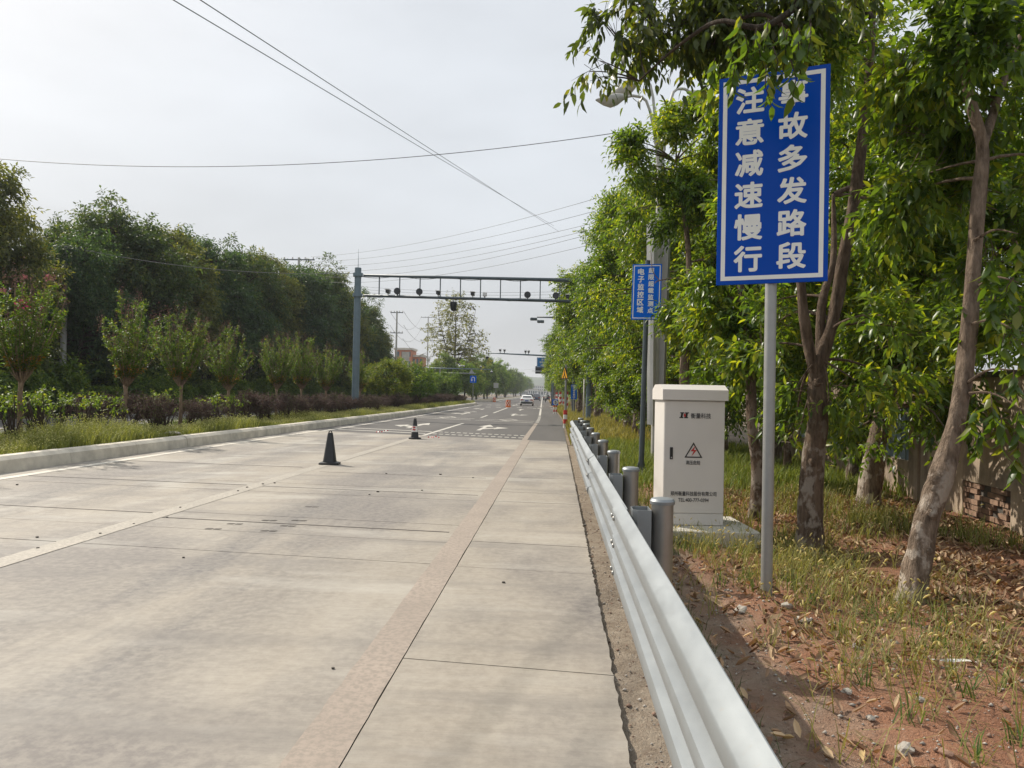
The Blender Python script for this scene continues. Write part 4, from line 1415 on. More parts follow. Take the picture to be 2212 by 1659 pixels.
led = empty('display_board', (e1.x + .9, 108, -.05), 0, 'dark electronic display board below the pale blue direction sign', 'display board')
MB().lathe([(.12, 0), (.12, e1.z), (.001, e1.z + .01)], 12).build('post', M['pole_dark'], led, 'angle')
MB().bevbox(e0.x - e1.x - .9, .3, -.3, -.12, e0.z, e1.z, .02).build('board', M['cam_black'], led)
MB().box(e0.x - e1.x - 1.4, .2, -.36, -.31, e0.z + .32, e0.z + .40).build('rail', M['cam_white'], led)

# warning triangle on its post with a red and white sleeve
wp = sign_post('warning_sign', (px(565.3, 420, 37.0).x, 37.0, -.05), px(565.5, 364.6, 37).z + .05, 'yellow warning triangle on a grey post with red and white base sleeve', .06, M['sign_pole'])
zt_ = px(560, 366, 37).z + .05
zb_ = px(562, 379, 37).z + .05
th = zt_ - zb_
tri_o = [(-th * .57, zb_), (th * .57, zb_), (0, zt_)]
def inset(P, k):
    c = np.mean(P, 0); return [tuple(c + (np.array(p) - c) * k) for p in P]
RZ = math.radians(-62)
wpan = MB().prism(tri_o, -.085, -.07, 0, 'xz').build('sign_panel', M['black'], wp, rot=(0, 0, RZ))
MB().prism(inset(tri_o, .80), -.088, -.0855, 0, 'xz').build('sign_face', M['yellow'], wpan)
cz = zb_ + th * .36
letters([('人', 0, cz, .34, .42)], M['black'], 'symbol', wpan, .02, (0, -.0892, 0))
for k in range(4):
    MB().lathe([(.098, .02 + k * .22), (.098, .02 + k * .22 + .218)], 16).build('sleeve_band', M['white_band'] if k % 2 == 0 else M['red'], wp, 'angle')
# 5 sign on two short striped posts
f0, f1 = px(552, 405.2, 63), px(558.3, 399.4, 63)
fs = empty('speed_sign', ((f0.x + f1.x) / 2, 63, -.05), 0, 'low blue square sign with a white circle and number 5 on striped posts', 'road sign')
w = f1.x - f0.x
fp = MB().bevbox(-w / 2, w / 2, -.07, -.055, f0.z + .05, f1.z + .05, .004).build('sign_panel', M['sign_blue_bright'], fs)
cz = (f0.z + f1.z) / 2 + .05
MB().lathe([(.20, -.074), (.20, -.071)], 24, 0, (.03, 0, cz), 'y').build('disc', M['sign_white'], fp)
letters([('5', .03, cz, .16, .22)], M['black'], 'lettering', fp, .012, (0, -.0755, 0))
for dx in (-.08, .1):
    for k in range(5):
        MB().lathe([(.055, k * .2), (.055, k * .2 + .199)], 12).build('post_band', M['white_band'] if k % 2 == 0 else M['red'], fs, 'angle', loc=(dx, 0, 0))
# blue upright exit sign
g0, g1 = px(570.8, 399.2, 60), px(577.2, 384.6, 60)
ex = sign_post('entrance_sign', ((g0.x + g1.x) / 2, 60, -.05), g1.z, 'narrow upright blue sign warning of vehicles, thin post by the right trees', .035, M['sign_pole'])
w = g1.x - g0.x
xp = MB().bevbox(-w / 2, w / 2, -.055, -.045, g0.z + .05, g1.z + .05, .004).build('sign_panel', M['sign_blue_bright'], ex)
MB().box(-w / 2 + .02, w / 2 - .02, -.058, -.0555, g1.z - .17, g1.z - .15).build('border', M['sign_white'], xp)
letters([('注意安全', 0, g1.z - .06, w * .8, .1)], M['sign_white'], 'lettering', xp, .006, (0, -.0575, 0))
letters([(c, 0, g1.z - .26 - k * .165, .17, .145) for k, c in enumerate('内有车辆出入')], M['sign_white'], 'lettering', xp, .006, (0, -.0575, 0))
# slim white pipe standing by the right gantry pole
wpz = px(580, 379, 45.5)
tag(MB().tube([(px(577.5, 420, 45.5).x + .35, 45.5, -.1), (wpz.x + .26, 45.5, wpz.z)], .05, 10).build('white_pipe', M['cream'], smooth=True), 'slim pale pipe standing right of the right gantry pole', 'pipe')
# striped delineator posts and low barrier farther along the right edge
dm = None
for k, y in enumerate([72, 78, 84, 90, 97, 104, 112, 121]):
    if dm is None:
        dm = empty('marker_post', (0, 0, 0), 0, 'red and white banded post at the right road edge far beyond the gantry', 'marker post', 'banded posts along the right road edge')
        for j in range(7):
            MB().lathe([(.09, j * .28), (.09, j * .28 + .279)], 12).build('post_band', M['white_band'] if j % 2 else M['red'], dm, 'angle')
        o = dm
    else:
        o = dup(dm)
    o.location = (rx(1.35 + .35 * math.sin(k * 2.3), y), y, -.05)
lb = empty('low_barrier', (0, 0, 0), 0, 'low pale orange roadside barrier stretching away at the right road edge', 'barrier')
for k in range(14):
    y = 92 + k * 4
    MB().prism([(rx(.5, y), y), (rx(.62, y), y), (rx(.62, y + 3.9), y + 3.9), (rx(.5, y + 3.9), y + 3.9)], 0.25, .72).build('barrier_panel', M['barrel_white'] if k % 2 else M['orange'], lb)
    MB().box(rx(.54, y), rx(.62, y), y, y + .1, -.1, .25).build('barrier_leg', M['galv_post'], lb)

# ------------------------------------------------------------------ crash barrels
def barrel(loc, label):
    t = empty('crash_barrel', loc, 0, label, 'barrel', 'orange crash barrels at the median gap')
    MB().lathe([(.27, 0), (.30, .03), (.28, .22), (.29, .24), (.27, .5), (.28, .52), (.26, .80), (.24, .84), (.001, .85)], 24).build('drum', M['orange'], t, 'angle')
    for r in range(3):
        z = .2 + r * .19
        for j in range(12):
            a0, a1 = 2 * math.pi * (j + .5 * 0) / 12, 2 * math.pi * (j + 1) / 12
            m = M['barrel_white'] if (j + r) % 2 else M['red']
            rr_ = .297
            MB().add([(rr_ * math.cos(a0), rr_ * math.sin(a0), z), (rr_ * math.cos(a1), rr_ * math.sin(a1), z), (rr_ * math.cos(a1), rr_ * math.sin(a1), z + .188), (rr_ * math.cos(a0), rr_ * math.sin(a0), z + .188)], [(0, 1, 2, 3)]).build('check_patch', m, t)
    return t
b1 = barrel((rx(-4.9, 88), 88, 0), 'orange red checked crash barrel standing alone on the lane line')
dup(b1, (rx(-9.75, 141), 139.2, 0), 0, None, 'orange crash barrel at the nose of the far median kerb')

# ------------------------------------------------------------------ cars
def car(loc, rz, label, paintm, suv=False):
    t = empty('parked_car' if False else 'car', loc, rz, label, 'car')
    H_ = 1.72 if suv else 1.46
    st = [  # y (rear negative), half width low, half width belt, belt z, roof half width, roof z
        (-2.28, .70, .74, .80, .70, .86), (-2.18, .82, .84, .93, .74, 1.0), (-1.75, .88, .87, .98, .70, 1.06 if not suv else H_ - .12),
        (-1.05, .90, .88, .96, .62, H_ - .08), (-.4, .90, .88, .94, .62, H_), (.45, .90, .88, .92, .62, H_ - .04), (1.15, .90, .86, .90, .70, 1.0), (1.9, .86, .80, .80, .66, .84), (2.25, .72, .66, .62, .56, .66)]
    mb = MB()
    rings = []
    for (y, wl_, wb, zb2, wr, zr) in st:
        rings.append([(-wl_ * .94, y, .22), (-wl_, y, .45), (-wb, y, zb2), (-wr, y, zr - .05), (-wr * .8, y, zr), (wr * .8, y, zr), (wr, y, zr - .05), (wb, y, zb2), (wl_, y, .45), (wl_ * .94, y, .22)])
    n = 10
    for r in rings: mb.v += r
    for i in range(len(rings) - 1):
        for j in range(n):
            mb.f.append((i * n + j, i * n + (j + 1) % n, (i + 1) * n + (j + 1) % n, (i + 1) * n + j)); mb.m.append(0)
    mb.f += [tuple(range(n)), tuple(range((len(rings) - 1) * n + n - 1, (len(rings) - 1) * n - 1, -1))]; mb.m += [0, 0]
    mb.f = [f[::-1] for f in mb.f]
    mb.build('body', paintm, t, 'angle')
    # glass laid a little proud of the body
    yr0, yr1 = (-1.72, -1.1) if not suv else (-2.02, -1.8)
    zl, zh = (1.085, H_ - .11) if not suv else (1.12, H_ - .2)
    g = .012
    MB().add([(-.62, yr0 - g, zl), (.62, yr0 - g, zl), (.52, yr1 - g, zh), (-.52, yr1 - g, zh)], [(0, 1, 2, 3)]).build('rear_window', M['glass_dark'], t)
    for s in (-1, 1):
        MB().add([(s * .885, -1.1, 1.0), (s * .885, .75, .97), (s * .655, .35, H_ - .12), (s * .655, -.85, H_ - .14)], [(0, 1, 2, 3) if s > 0 else (3, 2, 1, 0)]).build('side_window', M['glass_dark'], t)
        MB().bevbox(s * .62 - .2, s * .62 + .2, -2.285, -2.12, .72, .87, .02).build('tail_light', M['tail'], t)
        MB().bevbox(s * .98 - .09, s * .98 + .09, .52, .62, .95, 1.07, .02).build('mirror', paintm, t)
        for y in (-1.38, 1.36):
            wt = MB().lathe([(.2, -.1), (.30, -.1), (.325, -.07), (.325, .07), (.30, .1), (.2, .1)], 18, 0, (s * .80, y, .325), 'x').build('wheel', M['tyre'], t, 'angle')
            MB().lathe([(.2, -.085), (.05, -.11), (.001, -.11)], 14, 0, (s * .80, y, .325), 'x').build('rim', M['rim'], wt) if s < 0 else MB().lathe([(.001, .11), (.05, .11), (.2, .085)], 14, 0, (s * .80, y, .325), 'x').build('rim', M['rim'], wt)
    MB().bevbox(-.80, .80, -2.33, -2.2, .30, .52, .03).build('rear_bumper', M['cam_black'] if not suv else paintm, t)
    MB().box(-.23, .23, -2.318, -2.288, .60, .74).build('number_plate', M['plate'], t)
    return t
car((rx(-3.05, 104), 104, 0), .02, 'white sedan driving away in the outer lane, nearest car', M['car_white'])
car((rx(-3.9, 160), 166, 0), .02, 'black car ahead, half hidden left of the white sedan', M['car_black'], True)
car((rx(-2.35, 178), 178, 0), .02, 'dark grey car ahead, just right of the white sedan roof', M['car_grey'], True)
car((rx(-.5, 190) + .4, 200, 0), .02, 'small black car farthest ahead beside the scooter rider', M['car_black'])

# scooter and rider, far ahead
sy = 150.0
sx0 = px(533.3, 400, sy).x + 2.4
sco = empty('scooter', (sx0, sy, 0), .02, 'small pale motor scooter ridden away along the right road edge', 'scooter')
MB().bevbox(-.16, .16, -.55, .15, .42, .78, .05).build('body', M['car_grey'], sco)
MB().tube([(0, .25, .35), (0, .45, .7), (0, .38, 1.02)], [.07, .06, .03], 8).build('steering_column', M['car_grey'], sco)
MB().tube([(-.32, .34, 1.02), (.32, .34, 1.02)], .02, 6).build('handlebar', M['cam_black'], sco)
MB().box(-.12, .12, .1, .45, .25, .3).build('footboard', M['cam_black'], sco)
for y in (-.55, .6): MB().lathe([(.12, -.05), (.23, -.05), (.24, 0), (.23, .05), (.12, .05)], 14, 0, (0, y, .24), 'x').build('wheel', M['tyre'], sco)
rid = bpy.data.meshes.new('person')
sk = [((0, -.15, .86), .17, -1), ((0, -.12, 1.08), .17, 0), ((0, -.05, 1.30), .19, 1), ((0, -.02, 1.44), .07, 2), ((0, .0, 1.53), .10, 3), ((0, .02, 1.66), .11, 4),
      ((-.20, -.04, 1.34), .07, 2), ((-.30, .12, 1.15), .055, 6), ((-.28, .33, 1.05), .045, 7), ((.20, -.04, 1.34), .07, 2), ((.30, .12, 1.15), .055, 9), ((.28, .33, 1.05), .045, 10),
      ((-.12, .02, .82), .10, 0), ((-.16, .32, .74), .075, 12), ((-.14, .3, .36), .055, 13), ((-.14, .42, .32), .05, 14), ((.12, .02, .82), .10, 0), ((.16, .32, .74), .075, 16), ((.14, .3, .36), .055, 17), ((.14, .42, .32), .05, 18)]
rid.from_pydata([s[0] for s in sk], [(i, s[2]) for i, s in enumerate(sk) if s[2] >= 0], [])
ro = link('person', rid, None, (sx0, sy, 0))
tag(ro, 'person in a white top riding the small scooter away', 'person')
sm_ = ro.modifiers.new('skin', 'SKIN')
for i, s in enumerate(sk):
    rid.skin_vertices[0].data[i].radius = (s[1], s[1])
rid.skin_vertices[0].data[0].use_root = True
ro.modifiers.new('sub', 'SUBSURF').levels = 1
rid.materials.append(M['white_band'])
MB().lathe([(.001, .16), (.09, .14), (.135, .05), (.135, -.03), (.1, -.06)][::-1], 14, 0, (0, .02, 1.66)).build('helmet', M['cam_white'], ro, True)
MB().tube([(-.125, .0, .82), (-.162, .32, .74), (-.14, .30, .36)], [.115, .092, .07], 8).build('trouser_leg', M['cam_black'], ro, True)
MB().tube([(.125, .0, .82), (.162, .32, .74), (.14, .30, .36)], [.115, .092, .07], 8).build('trouser_leg', M['cam_black'], ro, True)

# ------------------------------------------------------------------ wall behind the right trees
wl_o = empty('boundary_wall', (0, 0, 0), 0, 'stained plaster boundary wall behind the trees with bricks showing at its foot', 'wall')
WP = [(5.55, 4.0), (5.85, 9.9), (6.05, 12.2), (6.3, 15.4), (6.6, 19.5), (7.0, 27)]
WHT = 1.95
def wall_seg(a, b, z0, z1, t=.24, name='plaster', mat=None, off=0.0):
    a, b = np.array(a, float), np.array(b, float)
    d = (b - a) / np.linalg.norm(b - a); n = np.array([-d[1], d[0]])       # n points to the road
    f0, f1 = a + n * off, b + n * off
    k0, k1 = a - n * (t - off), b - n * (t - off)
    return MB().prism([tuple(f0), tuple(k0), tuple(k1), tuple(f1)], z0, z1).build(name, mat or M['wall'], wl_o)
def along(y):
    for (x0, y0), (x1, y1) in zip(WP[:-1], WP[1:]):
        if y <= y1: return (x0 + (x1 - x0) * (y - y0) / (y1 - y0), y)
    return WP[-1]
# solid panels; from y=13.5 on panels carry a grille opening between piers
wall_seg(along(4), along(10.2), -.3, WHT)
wall_seg(along(10.2), along(11.6), .46, WHT)                 # plaster fallen off below: bricks
wall_seg(along(10.2), along(11.6), -.3, .46, .16, 'wall_core', M['joint'], -.055)
wall_seg(along(11.6), along(13.2), -.3, WHT)
rb = np.random.default_rng(5)
for r in range(6):
    z = -.02 + r * .08
    y = 10.2 + (r % 2) * .12
    while y < 11.55:
        if rb.uniform() < .93 - .05 * r:
            a, b = along(max(10.21, y)), along(min(11.59, y + .225))
            wall_seg(a, b, z, z + .066, .09, 'brick', M['brick'], rb.uniform(-.035, -.006))
        y += .24
y = 13.2
while y < 26:
    wall_seg(along(y), along(y + .4), -.3, WHT + .04, .3, 'pier', M['wall'], .04)
    y1 = min(y + 2.9, 26.5)
    wall_seg(along(y + .4), along(y1), -.3, .55)
    wall_seg(along(y + .4), along(y1), 1.55, WHT)
    n = 9
    for k in range(n):
        q = y + .4 + (y1 - y - .4) * (k + .5) / n
        hgt = .30 + .14 * (k % 3)
        wall_seg(along(q - .035), along(q + .035), .552, 1.548, .12, 'grille_bar', M['grille'], -.06)
    for z in (.86, 1.2):
        wall_seg(along(y + .4), along(y1), z, z + .06, .1, 'grille_bar', M['grille'], -.075)
    y = y1
for (a, b) in zip(WP[:-1], WP[1:]):
    wall_seg(a, b, WHT + .002, WHT + .075, .34, 'capping', M['cap'], .05)

# ------------------------------------------------------------------ buildings
def building(name, x0, x1, y, depth, h, mat, label, rows, cols, win=(.6, .55), z0=0.0, rz=0.0, cat='building', group=None):
    t = empty(name, ((x0 + x1) / 2, y, z0), rz, label, cat, group)
    w = x1 - x0
    MB().box(-w / 2, w / 2, 0, depth, -.5, h).build('wall', mat, t)
    MB().box(-w / 2 - .3, w / 2 + .3, -.3, depth + .3, h + .01, h + .6).build('roof', M['cream'], t)
    cw, rh_ = w / cols, h / rows
    me = MB().box(-cw * win[0] / 2, cw * win[0] / 2, -.06, .05, 0, rh_ * win[1]).mesh('window', M['window'])
    for r in range(rows):
        for c in range(cols):
            link('window', me, t, (-w / 2 + (c + .5) * cw, 0, r * rh_ + rh_ * .28))
    return t


def bx(u, y): return px(u, 390, y).x
building('office_block', bx(510, 1000), bx(531, 1000), 1000, 40, 15.5, M['bldg_white'], 'white multi-storey block left of the far road end below the hill', 5, 10)
building('office_block', bx(533, 1040), bx(560, 1040), 1040, 40, 12.5, M['bldg_white'], 'long white multi-storey block at the far road end below the hill', 4, 13)
building('stair_tower', bx(529, 990), bx(532.5, 990), 985, 12, 14.5, M['bldg_white'], 'slim white stair tower between the two far white blocks', 5, 1)
for (u0, u1, h, y, lab) in ((520, 528, 4, 560, 'low pale house farthest left at the far end of the road'), (528.5, 537, 5, 600, 'low pale house in the middle of the far road end'), (538, 549, 4.5, 640, 'low pale house farthest right at the far end of the road')):
    building('house', bx(u0, y), bx(u1, y), y, 14, h, M['bldg_white'], lab, 1, 4)
gs = empty('overhead_sign', (bx(506.5, 420), 420, 0), 0, 'small teal road sign above the road far away by the white block', 'road sign')
MB().lathe([(.15, 0), (.12, 7.5), (.001, 7.55)], 10).build('post', M['sign_pole'], gs, 'angle')
MB().box(-3.4, 3.4, -.3, -.2, 5.4, 7.4).build('sign_panel', M['green_sign'], gs)
TB = building('terracotta_building', bx(394, 215), bx(411, 215), 215, 7, px(405, 350, 215).z, M['bldg_orange'], 'terracotta building with flat roof showing above the left trees', 5, 3)
building('terracotta_building', bx(411.6, 217), bx(422, 217), 217, 6, px(415, 357, 217).z, M['bldg_orange'], 'lower terracotta wing beside the taller terracotta building', 4, 3)
b0, b1_ = px(402, 361.5, 190), px(409.5, 352, 190)
bb_ = empty('billboard', ((b0.x + b1_.x) / 2, 190, 0), 0, 'weathered grey board standing in front of the terracotta building', 'billboard')
w = b1_.x - b0.x
MB().box(-w / 2, w / 2, -.2, 0, b0.z, b1_.z).build('board', M['board_grey'], bb_)
MB().box(-w / 2 + .3, w / 2 - .9, -.3, -.21, (b0.z + b1_.z) / 2 - .1, (b0.z + b1_.z) / 2 + .08).build('ledge', M['sign_back'], bb_)
for s in (-1, 1): MB().tube([(s * w * .35, -.1, 0), (s * w * .35, -.1, b0.z)], .15, 8).build('leg', M['galv_post'], bb_)

# ------------------------------------------------------------------ utility poles and wires
def upole(u, v, y, h_arms, label, arms=2, w=1.6, mat=None):
    top = px(u, v, y)
    t = empty('utility_pole', (top.x, y, 0), 0, label, 'utility pole')
    MB().lathe([(.20, 0), (.12, top.z), (.001, top.z + .02)], 12).build('pole', mat or M['cream'], t, 'angle')
    for k in range(arms):
        z = top.z - .25 - k * h_arms
        c = MB().box(-w / 2, w / 2, -.06, .06, z - .06, z + .06).build('crossarm', M['pole_dark'], t)
        for x in (-w * .46, -w * .2, w * .2, w * .46):
            MB().lathe([(.05, z + .061), (.08, z + .12), (.05, z + .2), (.08, z + .26), (.001, z + .30)], 8, 0, (x, 0, 0)).build('insulator', M['lamp'], c, 'angle')
    return t, top


grey = M['fin_shade_pole_grey']
U1, T1_ = upole(397, 311, 118, 3.2, 'utility pole with two crossarms at the right end of the left wood', 2, 2.0, M['lamp'])
U2, T2_ = upole(428.3, 316.5, 210, 3.2, 'tall grey utility pole behind the white street lamp', 3, 4.2, grey)
U3, T3_ = upole(487.2, 359, 330, 3.0, 'dark utility pole beyond the left camera arm', 2, 4.4, grey)
for (u, v, y, l) in ((516.5, 375.6, 420, 'far utility pole, nearest of the four receding ones'), (530 - 25.8 + 25.8 - 26 + 26 - 5.5, 376, 470, 'far utility pole, second of the receding ones'), (540.2 - 8, 380, 620, 'far utility pole, third of the receding ones'), (534.5 + .2, 384, 820, 'far utility pole, last of the receding ones')):
    pass
far_poles = [upole(505 - 13 + (i * 8), v, y, 3, l, 2, 4.6, grey) for i, (v, y, l) in enumerate(((376, 420, 'far thin utility pole, nearest of the receding row'), (376, 480, 'far thin utility pole, second of the receding row'), (381, 600, 'far thin utility pole, third of the receding row'), (388, 780, 'far thin utility pole, last of the receding row')))]
# pole head above the left wood, carrying the wires over the road
U0, T0_ = upole(299, 257.5, 84, .8, 'pole head with a tilted crossarm sticking out above the left wood', 1, 3.6, M['lamp'])


def wire(a, b, sag, r, label, group=None, n=24):
    a, b = Vector(a), Vector(b)
    pts = [a.lerp(b, t) - Vector((0, 0, sag * 4 * t * (1 - t))) for t in np.linspace(0, 1, n)]
    o = MB().tube(pts, r, 5).build('overhead_wire', M['wire'], smooth=True)
    return tag(o, label, 'wire', group)


R1 = pp(1215, 500, 52)
for k, (a, b, s) in enumerate((((380, -3), (1180, 478), 14), ((438, -3), (1192, 490), 14))):
    A0_, B0_ = pp(a[0], a[1], s), pp(b[0], b[1], 60)
    wire(A0_ + (A0_ - B0_) * .6, B0_ + (B0_ - A0_) * .09, .06, .011, ['left one of the two long wires falling from the top edge of the sky', 'right one of the two long wires falling from the top edge of the sky'][k])
wire(pp(-60, 338, 24), pp(1352, 284, 21), .62, .011, 'single slack wire crossing the whole sky towards the street lamp')
UP, TP = upole(66, 246, 43.0, 1.0, 'grey utility pole at the edge of the far wood behind the first crape myrtle', 1, 1.4, M['fin_shade_pole_grey'])
wire(TP, pp(768, 590, 43.8), .55, .016, 'thick cable sagging from the left wood to the gantry pole')
tops = [(680, 560, 1290, 428), (690, 566, 1300, 452), (770, 577, 1330, 470), (790, 581, 1300, 490), (860, 605, 1260, 510), (960, 595, 1290, 525)]
names = ['topmost', 'second', 'third', 'fourth', 'fifth', 'lowest']
for k, (u0, v0, u1, v1) in enumerate(tops):
    a = T0_ + Vector((1.4, 0, .1 - .55 * k)); b = pp(u1, v1, 46)
    wire(a, b, .7 + .05 * k, .013, names[k] + ' wire of the six running over the gantry to the right trees', 'wires from the left wood to the right trees')
for k, (v0, v1) in enumerate(((618, 610 + 17), (624, 633), (630, 640))):
    wire(pp(770, v0, 95), pp(1290, v1, 90), .5, .013, ['upper', 'middle', 'lower'][k] + ' faint wire seen through the gantry ladder')
for k in range(5):
    z = [-.1, -.1, -2.2, -2.2, -4.3][k]; x = [-1.1, 1.1, -1.1, 1.1, 1.0][k]
    z2 = [-.1, -.1, -3.3, -3.3, -6.5][k]
    wire(T1_ + Vector((x, 0, z)), T2_ + Vector((x * 1.8, 0, z2)), 3.2, .025, ['first', 'second', 'third', 'fourth', 'fifth'][k] + ' wire from top between the left utility pole and the pole behind the street lamp', 'wires left of the poplar')
for k in range(4):
    wire(T3_ + Vector(((-1) ** k * 1.8, 0, -3.0 * (k // 2))), far_poles[0][1] + Vector(((-1) ** k * 1.8, 0, -3.0 * (k // 2))), 2.0, .03, ['upper left', 'upper right', 'lower left', 'lower right'][k] + ' wire between the far utility poles', 'wires of the far pole row')
wire(T3_ + Vector((1.5, 0, -2)), px(552, 366, 100), 1.5, .012, 'faint wire rising from the far poles to the blue direction sign')

# ------------------------------------------------------------------ trees
def tree(name, loc, label, seed, blobs, trunk, tr, n_spray, nl, tl, L, W, cols, bark='bark', leafm='leaf', hang=.4, per_blob=10, lite=False, group=None, limb_r=.05, py=.2, pd=.3, up=.1, twigs=0, radk=1.0, fork=0.45, curl=.25, limb_n=5, knots=0):
    """trunk = list of polylines (each with its radii); crown filled into the blobs"""
    rng = np.random.default_rng(seed)
    t = empty(name, loc, 0, label, 'tree', group)
    cm, S, C, D = crown_mesh('crown', rng, blobs, n_spray, nl, tl, L, W, M[leafm], *cols, hang=hang, per_blob=per_blob, lite=lite, py=py, pd=pd, up=up, radk=radk, curl=curl)
    mb = MB()
    starts = []
    for path, rr in zip(trunk, tr):
        n = max(8, len(path) * 6)
        P = smooth_path(path, n)
        ra = np.interp(np.linspace(0, 1, n), np.linspace(0, 1, len(rr)), rr)
        ra = ra * (1 + .45 * np.exp(-np.arange(n) / 2.2)) if path is trunk[0] else ra
        mb.tube(P, list(ra), 14, 0, True, .06, rng)
        starts += list(P[int(n * fork):])
        if path is trunk[0]:
            for _ in range(knots):
                i = rng.integers(2, int(n * .42)); q = rng.uniform(3.4, 6.0)
                d = np.array([math.cos(q), math.sin(q), rng.uniform(-.2, .3)])
                s = ra[i] * rng.uniform(.3, .55)
                mb.lathe([(.001, -1.3 * s), (.7 * s, -.9 * s), (s, 0), (.75 * s, .8 * s), (.001, 1.2 * s)], 8, 0, tuple(P[i] + d * ra[i] * .78))
    limbs(mb, rng, starts, S, limb_r, .006, limb_n)
    if twigs:
        sel = rng.choice(len(C), min(twigs, len(C)), replace=False)
        twigs_mesh(mb, C[sel], D[sel], tl * .7, tl * .8, .0045)
    mb.build('trunk', M[bark], t, True)
    link('crown', cm, t)
    return t


C_NEAR = (GREEN, (0.20, 0.225, 0.03), DARK)
C_MID = ((0.065, 0.115, 0.022), (0.17, 0.20, 0.03), (0.028, 0.055, 0.016))
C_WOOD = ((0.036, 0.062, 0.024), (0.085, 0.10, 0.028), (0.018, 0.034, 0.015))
C_BRIGHT = ((0.085, 0.16, 0.025), (0.19, 0.24, 0.035), (0.035, 0.075, 0.018))

# --- the leaning tree, nearest on the right
def P_(u, v, y): return tuple(pp(u, v, y))
t1p = [(2.9, 6.38, -.15), P_(1985, 1200, 6.4), P_(2012, 1090, 6.42), P_(2048, 980, 6.45), P_(2080, 830, 6.5), P_(2098, 650, 6.5), P_(2112, 450, 6.55), P_(2122, 320, 6.6), P_(2095, 210, 6.6), P_(2070, 60, 6.6), P_(2060, -120, 6.6)]
t1r = [.115, .092, .098, .074, .064, .058, .052, .044, .03, .018]
t1b = [P_(2122, 320, 6.6), P_(2160, 200, 6.8), P_(2210, 60, 7.0)]
T1 = tree('leaning_tree', (0, 0, 0), 'nearest tree with a thick leaning trunk, pale scarred at its foot', 21,
          [(*P_(2130, 120, 6.9), .75, .8, .7), (*P_(1990, 60, 6.8), .7, .7, .6), (*P_(2180, 430, 7.2), .45, .6, .7), (*P_(2010, 320, 7.3), .42, .6, .6),
           (*P_(2170, 720, 6.9), .28, .4, .45)],
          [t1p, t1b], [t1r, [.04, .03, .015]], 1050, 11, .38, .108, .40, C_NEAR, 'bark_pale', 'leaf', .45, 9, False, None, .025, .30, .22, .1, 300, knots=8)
# --- forked tree behind the big sign
t2p = [(2.78, 8.45, -.15), P_(1752, 1050, 8.45), P_(1765, 920, 8.45), P_(1768, 800, 8.45), P_(1800, 690, 8.5), P_(1822, 560, 8.5), P_(1850, 400, 8.55), P_(1868, 250, 8.6), P_(1882, 100, 8.6), P_(1890, -60, 8.6)]
t2f = [P_(1764, 830, 8.45), P_(1742, 720, 8.4), P_(1728, 600, 8.4), P_(1712, 470, 8.5), P_(1700, 300, 8.6)]
t2g = [P_(1770, 800, 8.45), P_(1775, 660, 8.6), P_(1800, 560, 8.8), P_(1800, 420, 9.0)]
T2 = tree('forked_tree', (0, 0, 0), 'forked tree with rough scarred trunk directly behind the large blue sign post', 22,
          [(*P_(1840, 50, 8.9), .75, .9, .55), (*P_(1640, 60, 8.6), .9, 1.0, .7), (*P_(1960, 330, 9.6), .8, .9, .9), (*P_(1690, 720, 9.2), .4, .6, .45),
           (*P_(1890, 740, 8.2), .75, .6, .5), (*P_(1800, 830, 8.0), .42, .4, .34), (*P_(1700, 960, 9.4), .3, .4, .3)],
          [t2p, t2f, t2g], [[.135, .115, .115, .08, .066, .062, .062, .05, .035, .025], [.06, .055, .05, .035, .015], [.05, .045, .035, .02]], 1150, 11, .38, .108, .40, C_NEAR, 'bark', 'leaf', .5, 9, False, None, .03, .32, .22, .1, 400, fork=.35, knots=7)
# low branch of the forked tree in front of the wall
# --- overhanging spray with single leaves in front of the sign (a limb of the forked tree)
limb_p = [P_(1885, 40, 8.4), P_(1800, -30, 7.4), P_(1700, 30, 6.3), P_(1640, 60, 5.9), P_(1560, 45, 6.0), P_(1505, 70, 6.3), P_(1440, 120, 6.6), P_(1380, 175, 6.8)]
limb2 = [P_(1700, 60, 6.3), P_(1640, 30, 6.4), P_(1560, 55, 6.6), P_(1480, 50, 6.9), P_(1400, 100, 7.2), P_(1330, 130, 7.4)]
mb = MB()
rng = np.random.default_rng(77)
for p, r0, r1 in ((limb_p, .055, .012), (limb2, .03, .008)):
    q = smooth_path(p, 26)
    mb.tube(q, list(np.linspace(r0 * .62, r1 * .6, 26)), 8, 0, True, .06, rng)
ob = [(*P_(1405, 41, 7.0), .34, .5, .22), (*P_(1380, 31, 7.2), .2, .4, .2), (*P_(1355, 86, 7.0), .16, .3, .16), (*P_(1485, -4, 6.8), .45, .5, .2), (*P_(1575, 16, 6.6), .4, .5, .25), (*P_(1665, -14, 6.5), .5, .5, .3), (*P_(1755, -14, 6.4), .4, .5, .3), (*P_(1545, 71, 6.6), .25, .3, .12), (*P_(1286, 150, 7.0), .07, .2, .14), (*P_(1315, 70, 7.1), .14, .3, .14), (*P_(1365, 78, 7.0), .16, .3, .08), (*P_(1455, 96, 6.8), .14, .2, .08), (*P_(1435, 76, 6.8), .2, .3, .1)]
cm, S_, Cc, Dd = crown_mesh('branch_foliage', rng, ob, 470, 9, .28, .105, .38, M['leaf'], (0.05, 0.075, 0.022), (0.12, 0.13, 0.03), (0.028, 0.042, 0.016), hang=1.0, per_blob=14, py=.25, pd=.4, up=-.3)
limbs(mb, rng, list(smooth_path(limb_p, 30)) + list(smooth_path(limb2, 30)), S_, .018, .004, 4, .1)
sel = rng.choice(len(Cc), 260, replace=False)
twigs_mesh(mb, Cc[sel], Dd[sel], .2, .22, .003)
br = mb.build('overhanging_branch', M['bark_dark'], T2, True)
link('branch_foliage', cm, br)
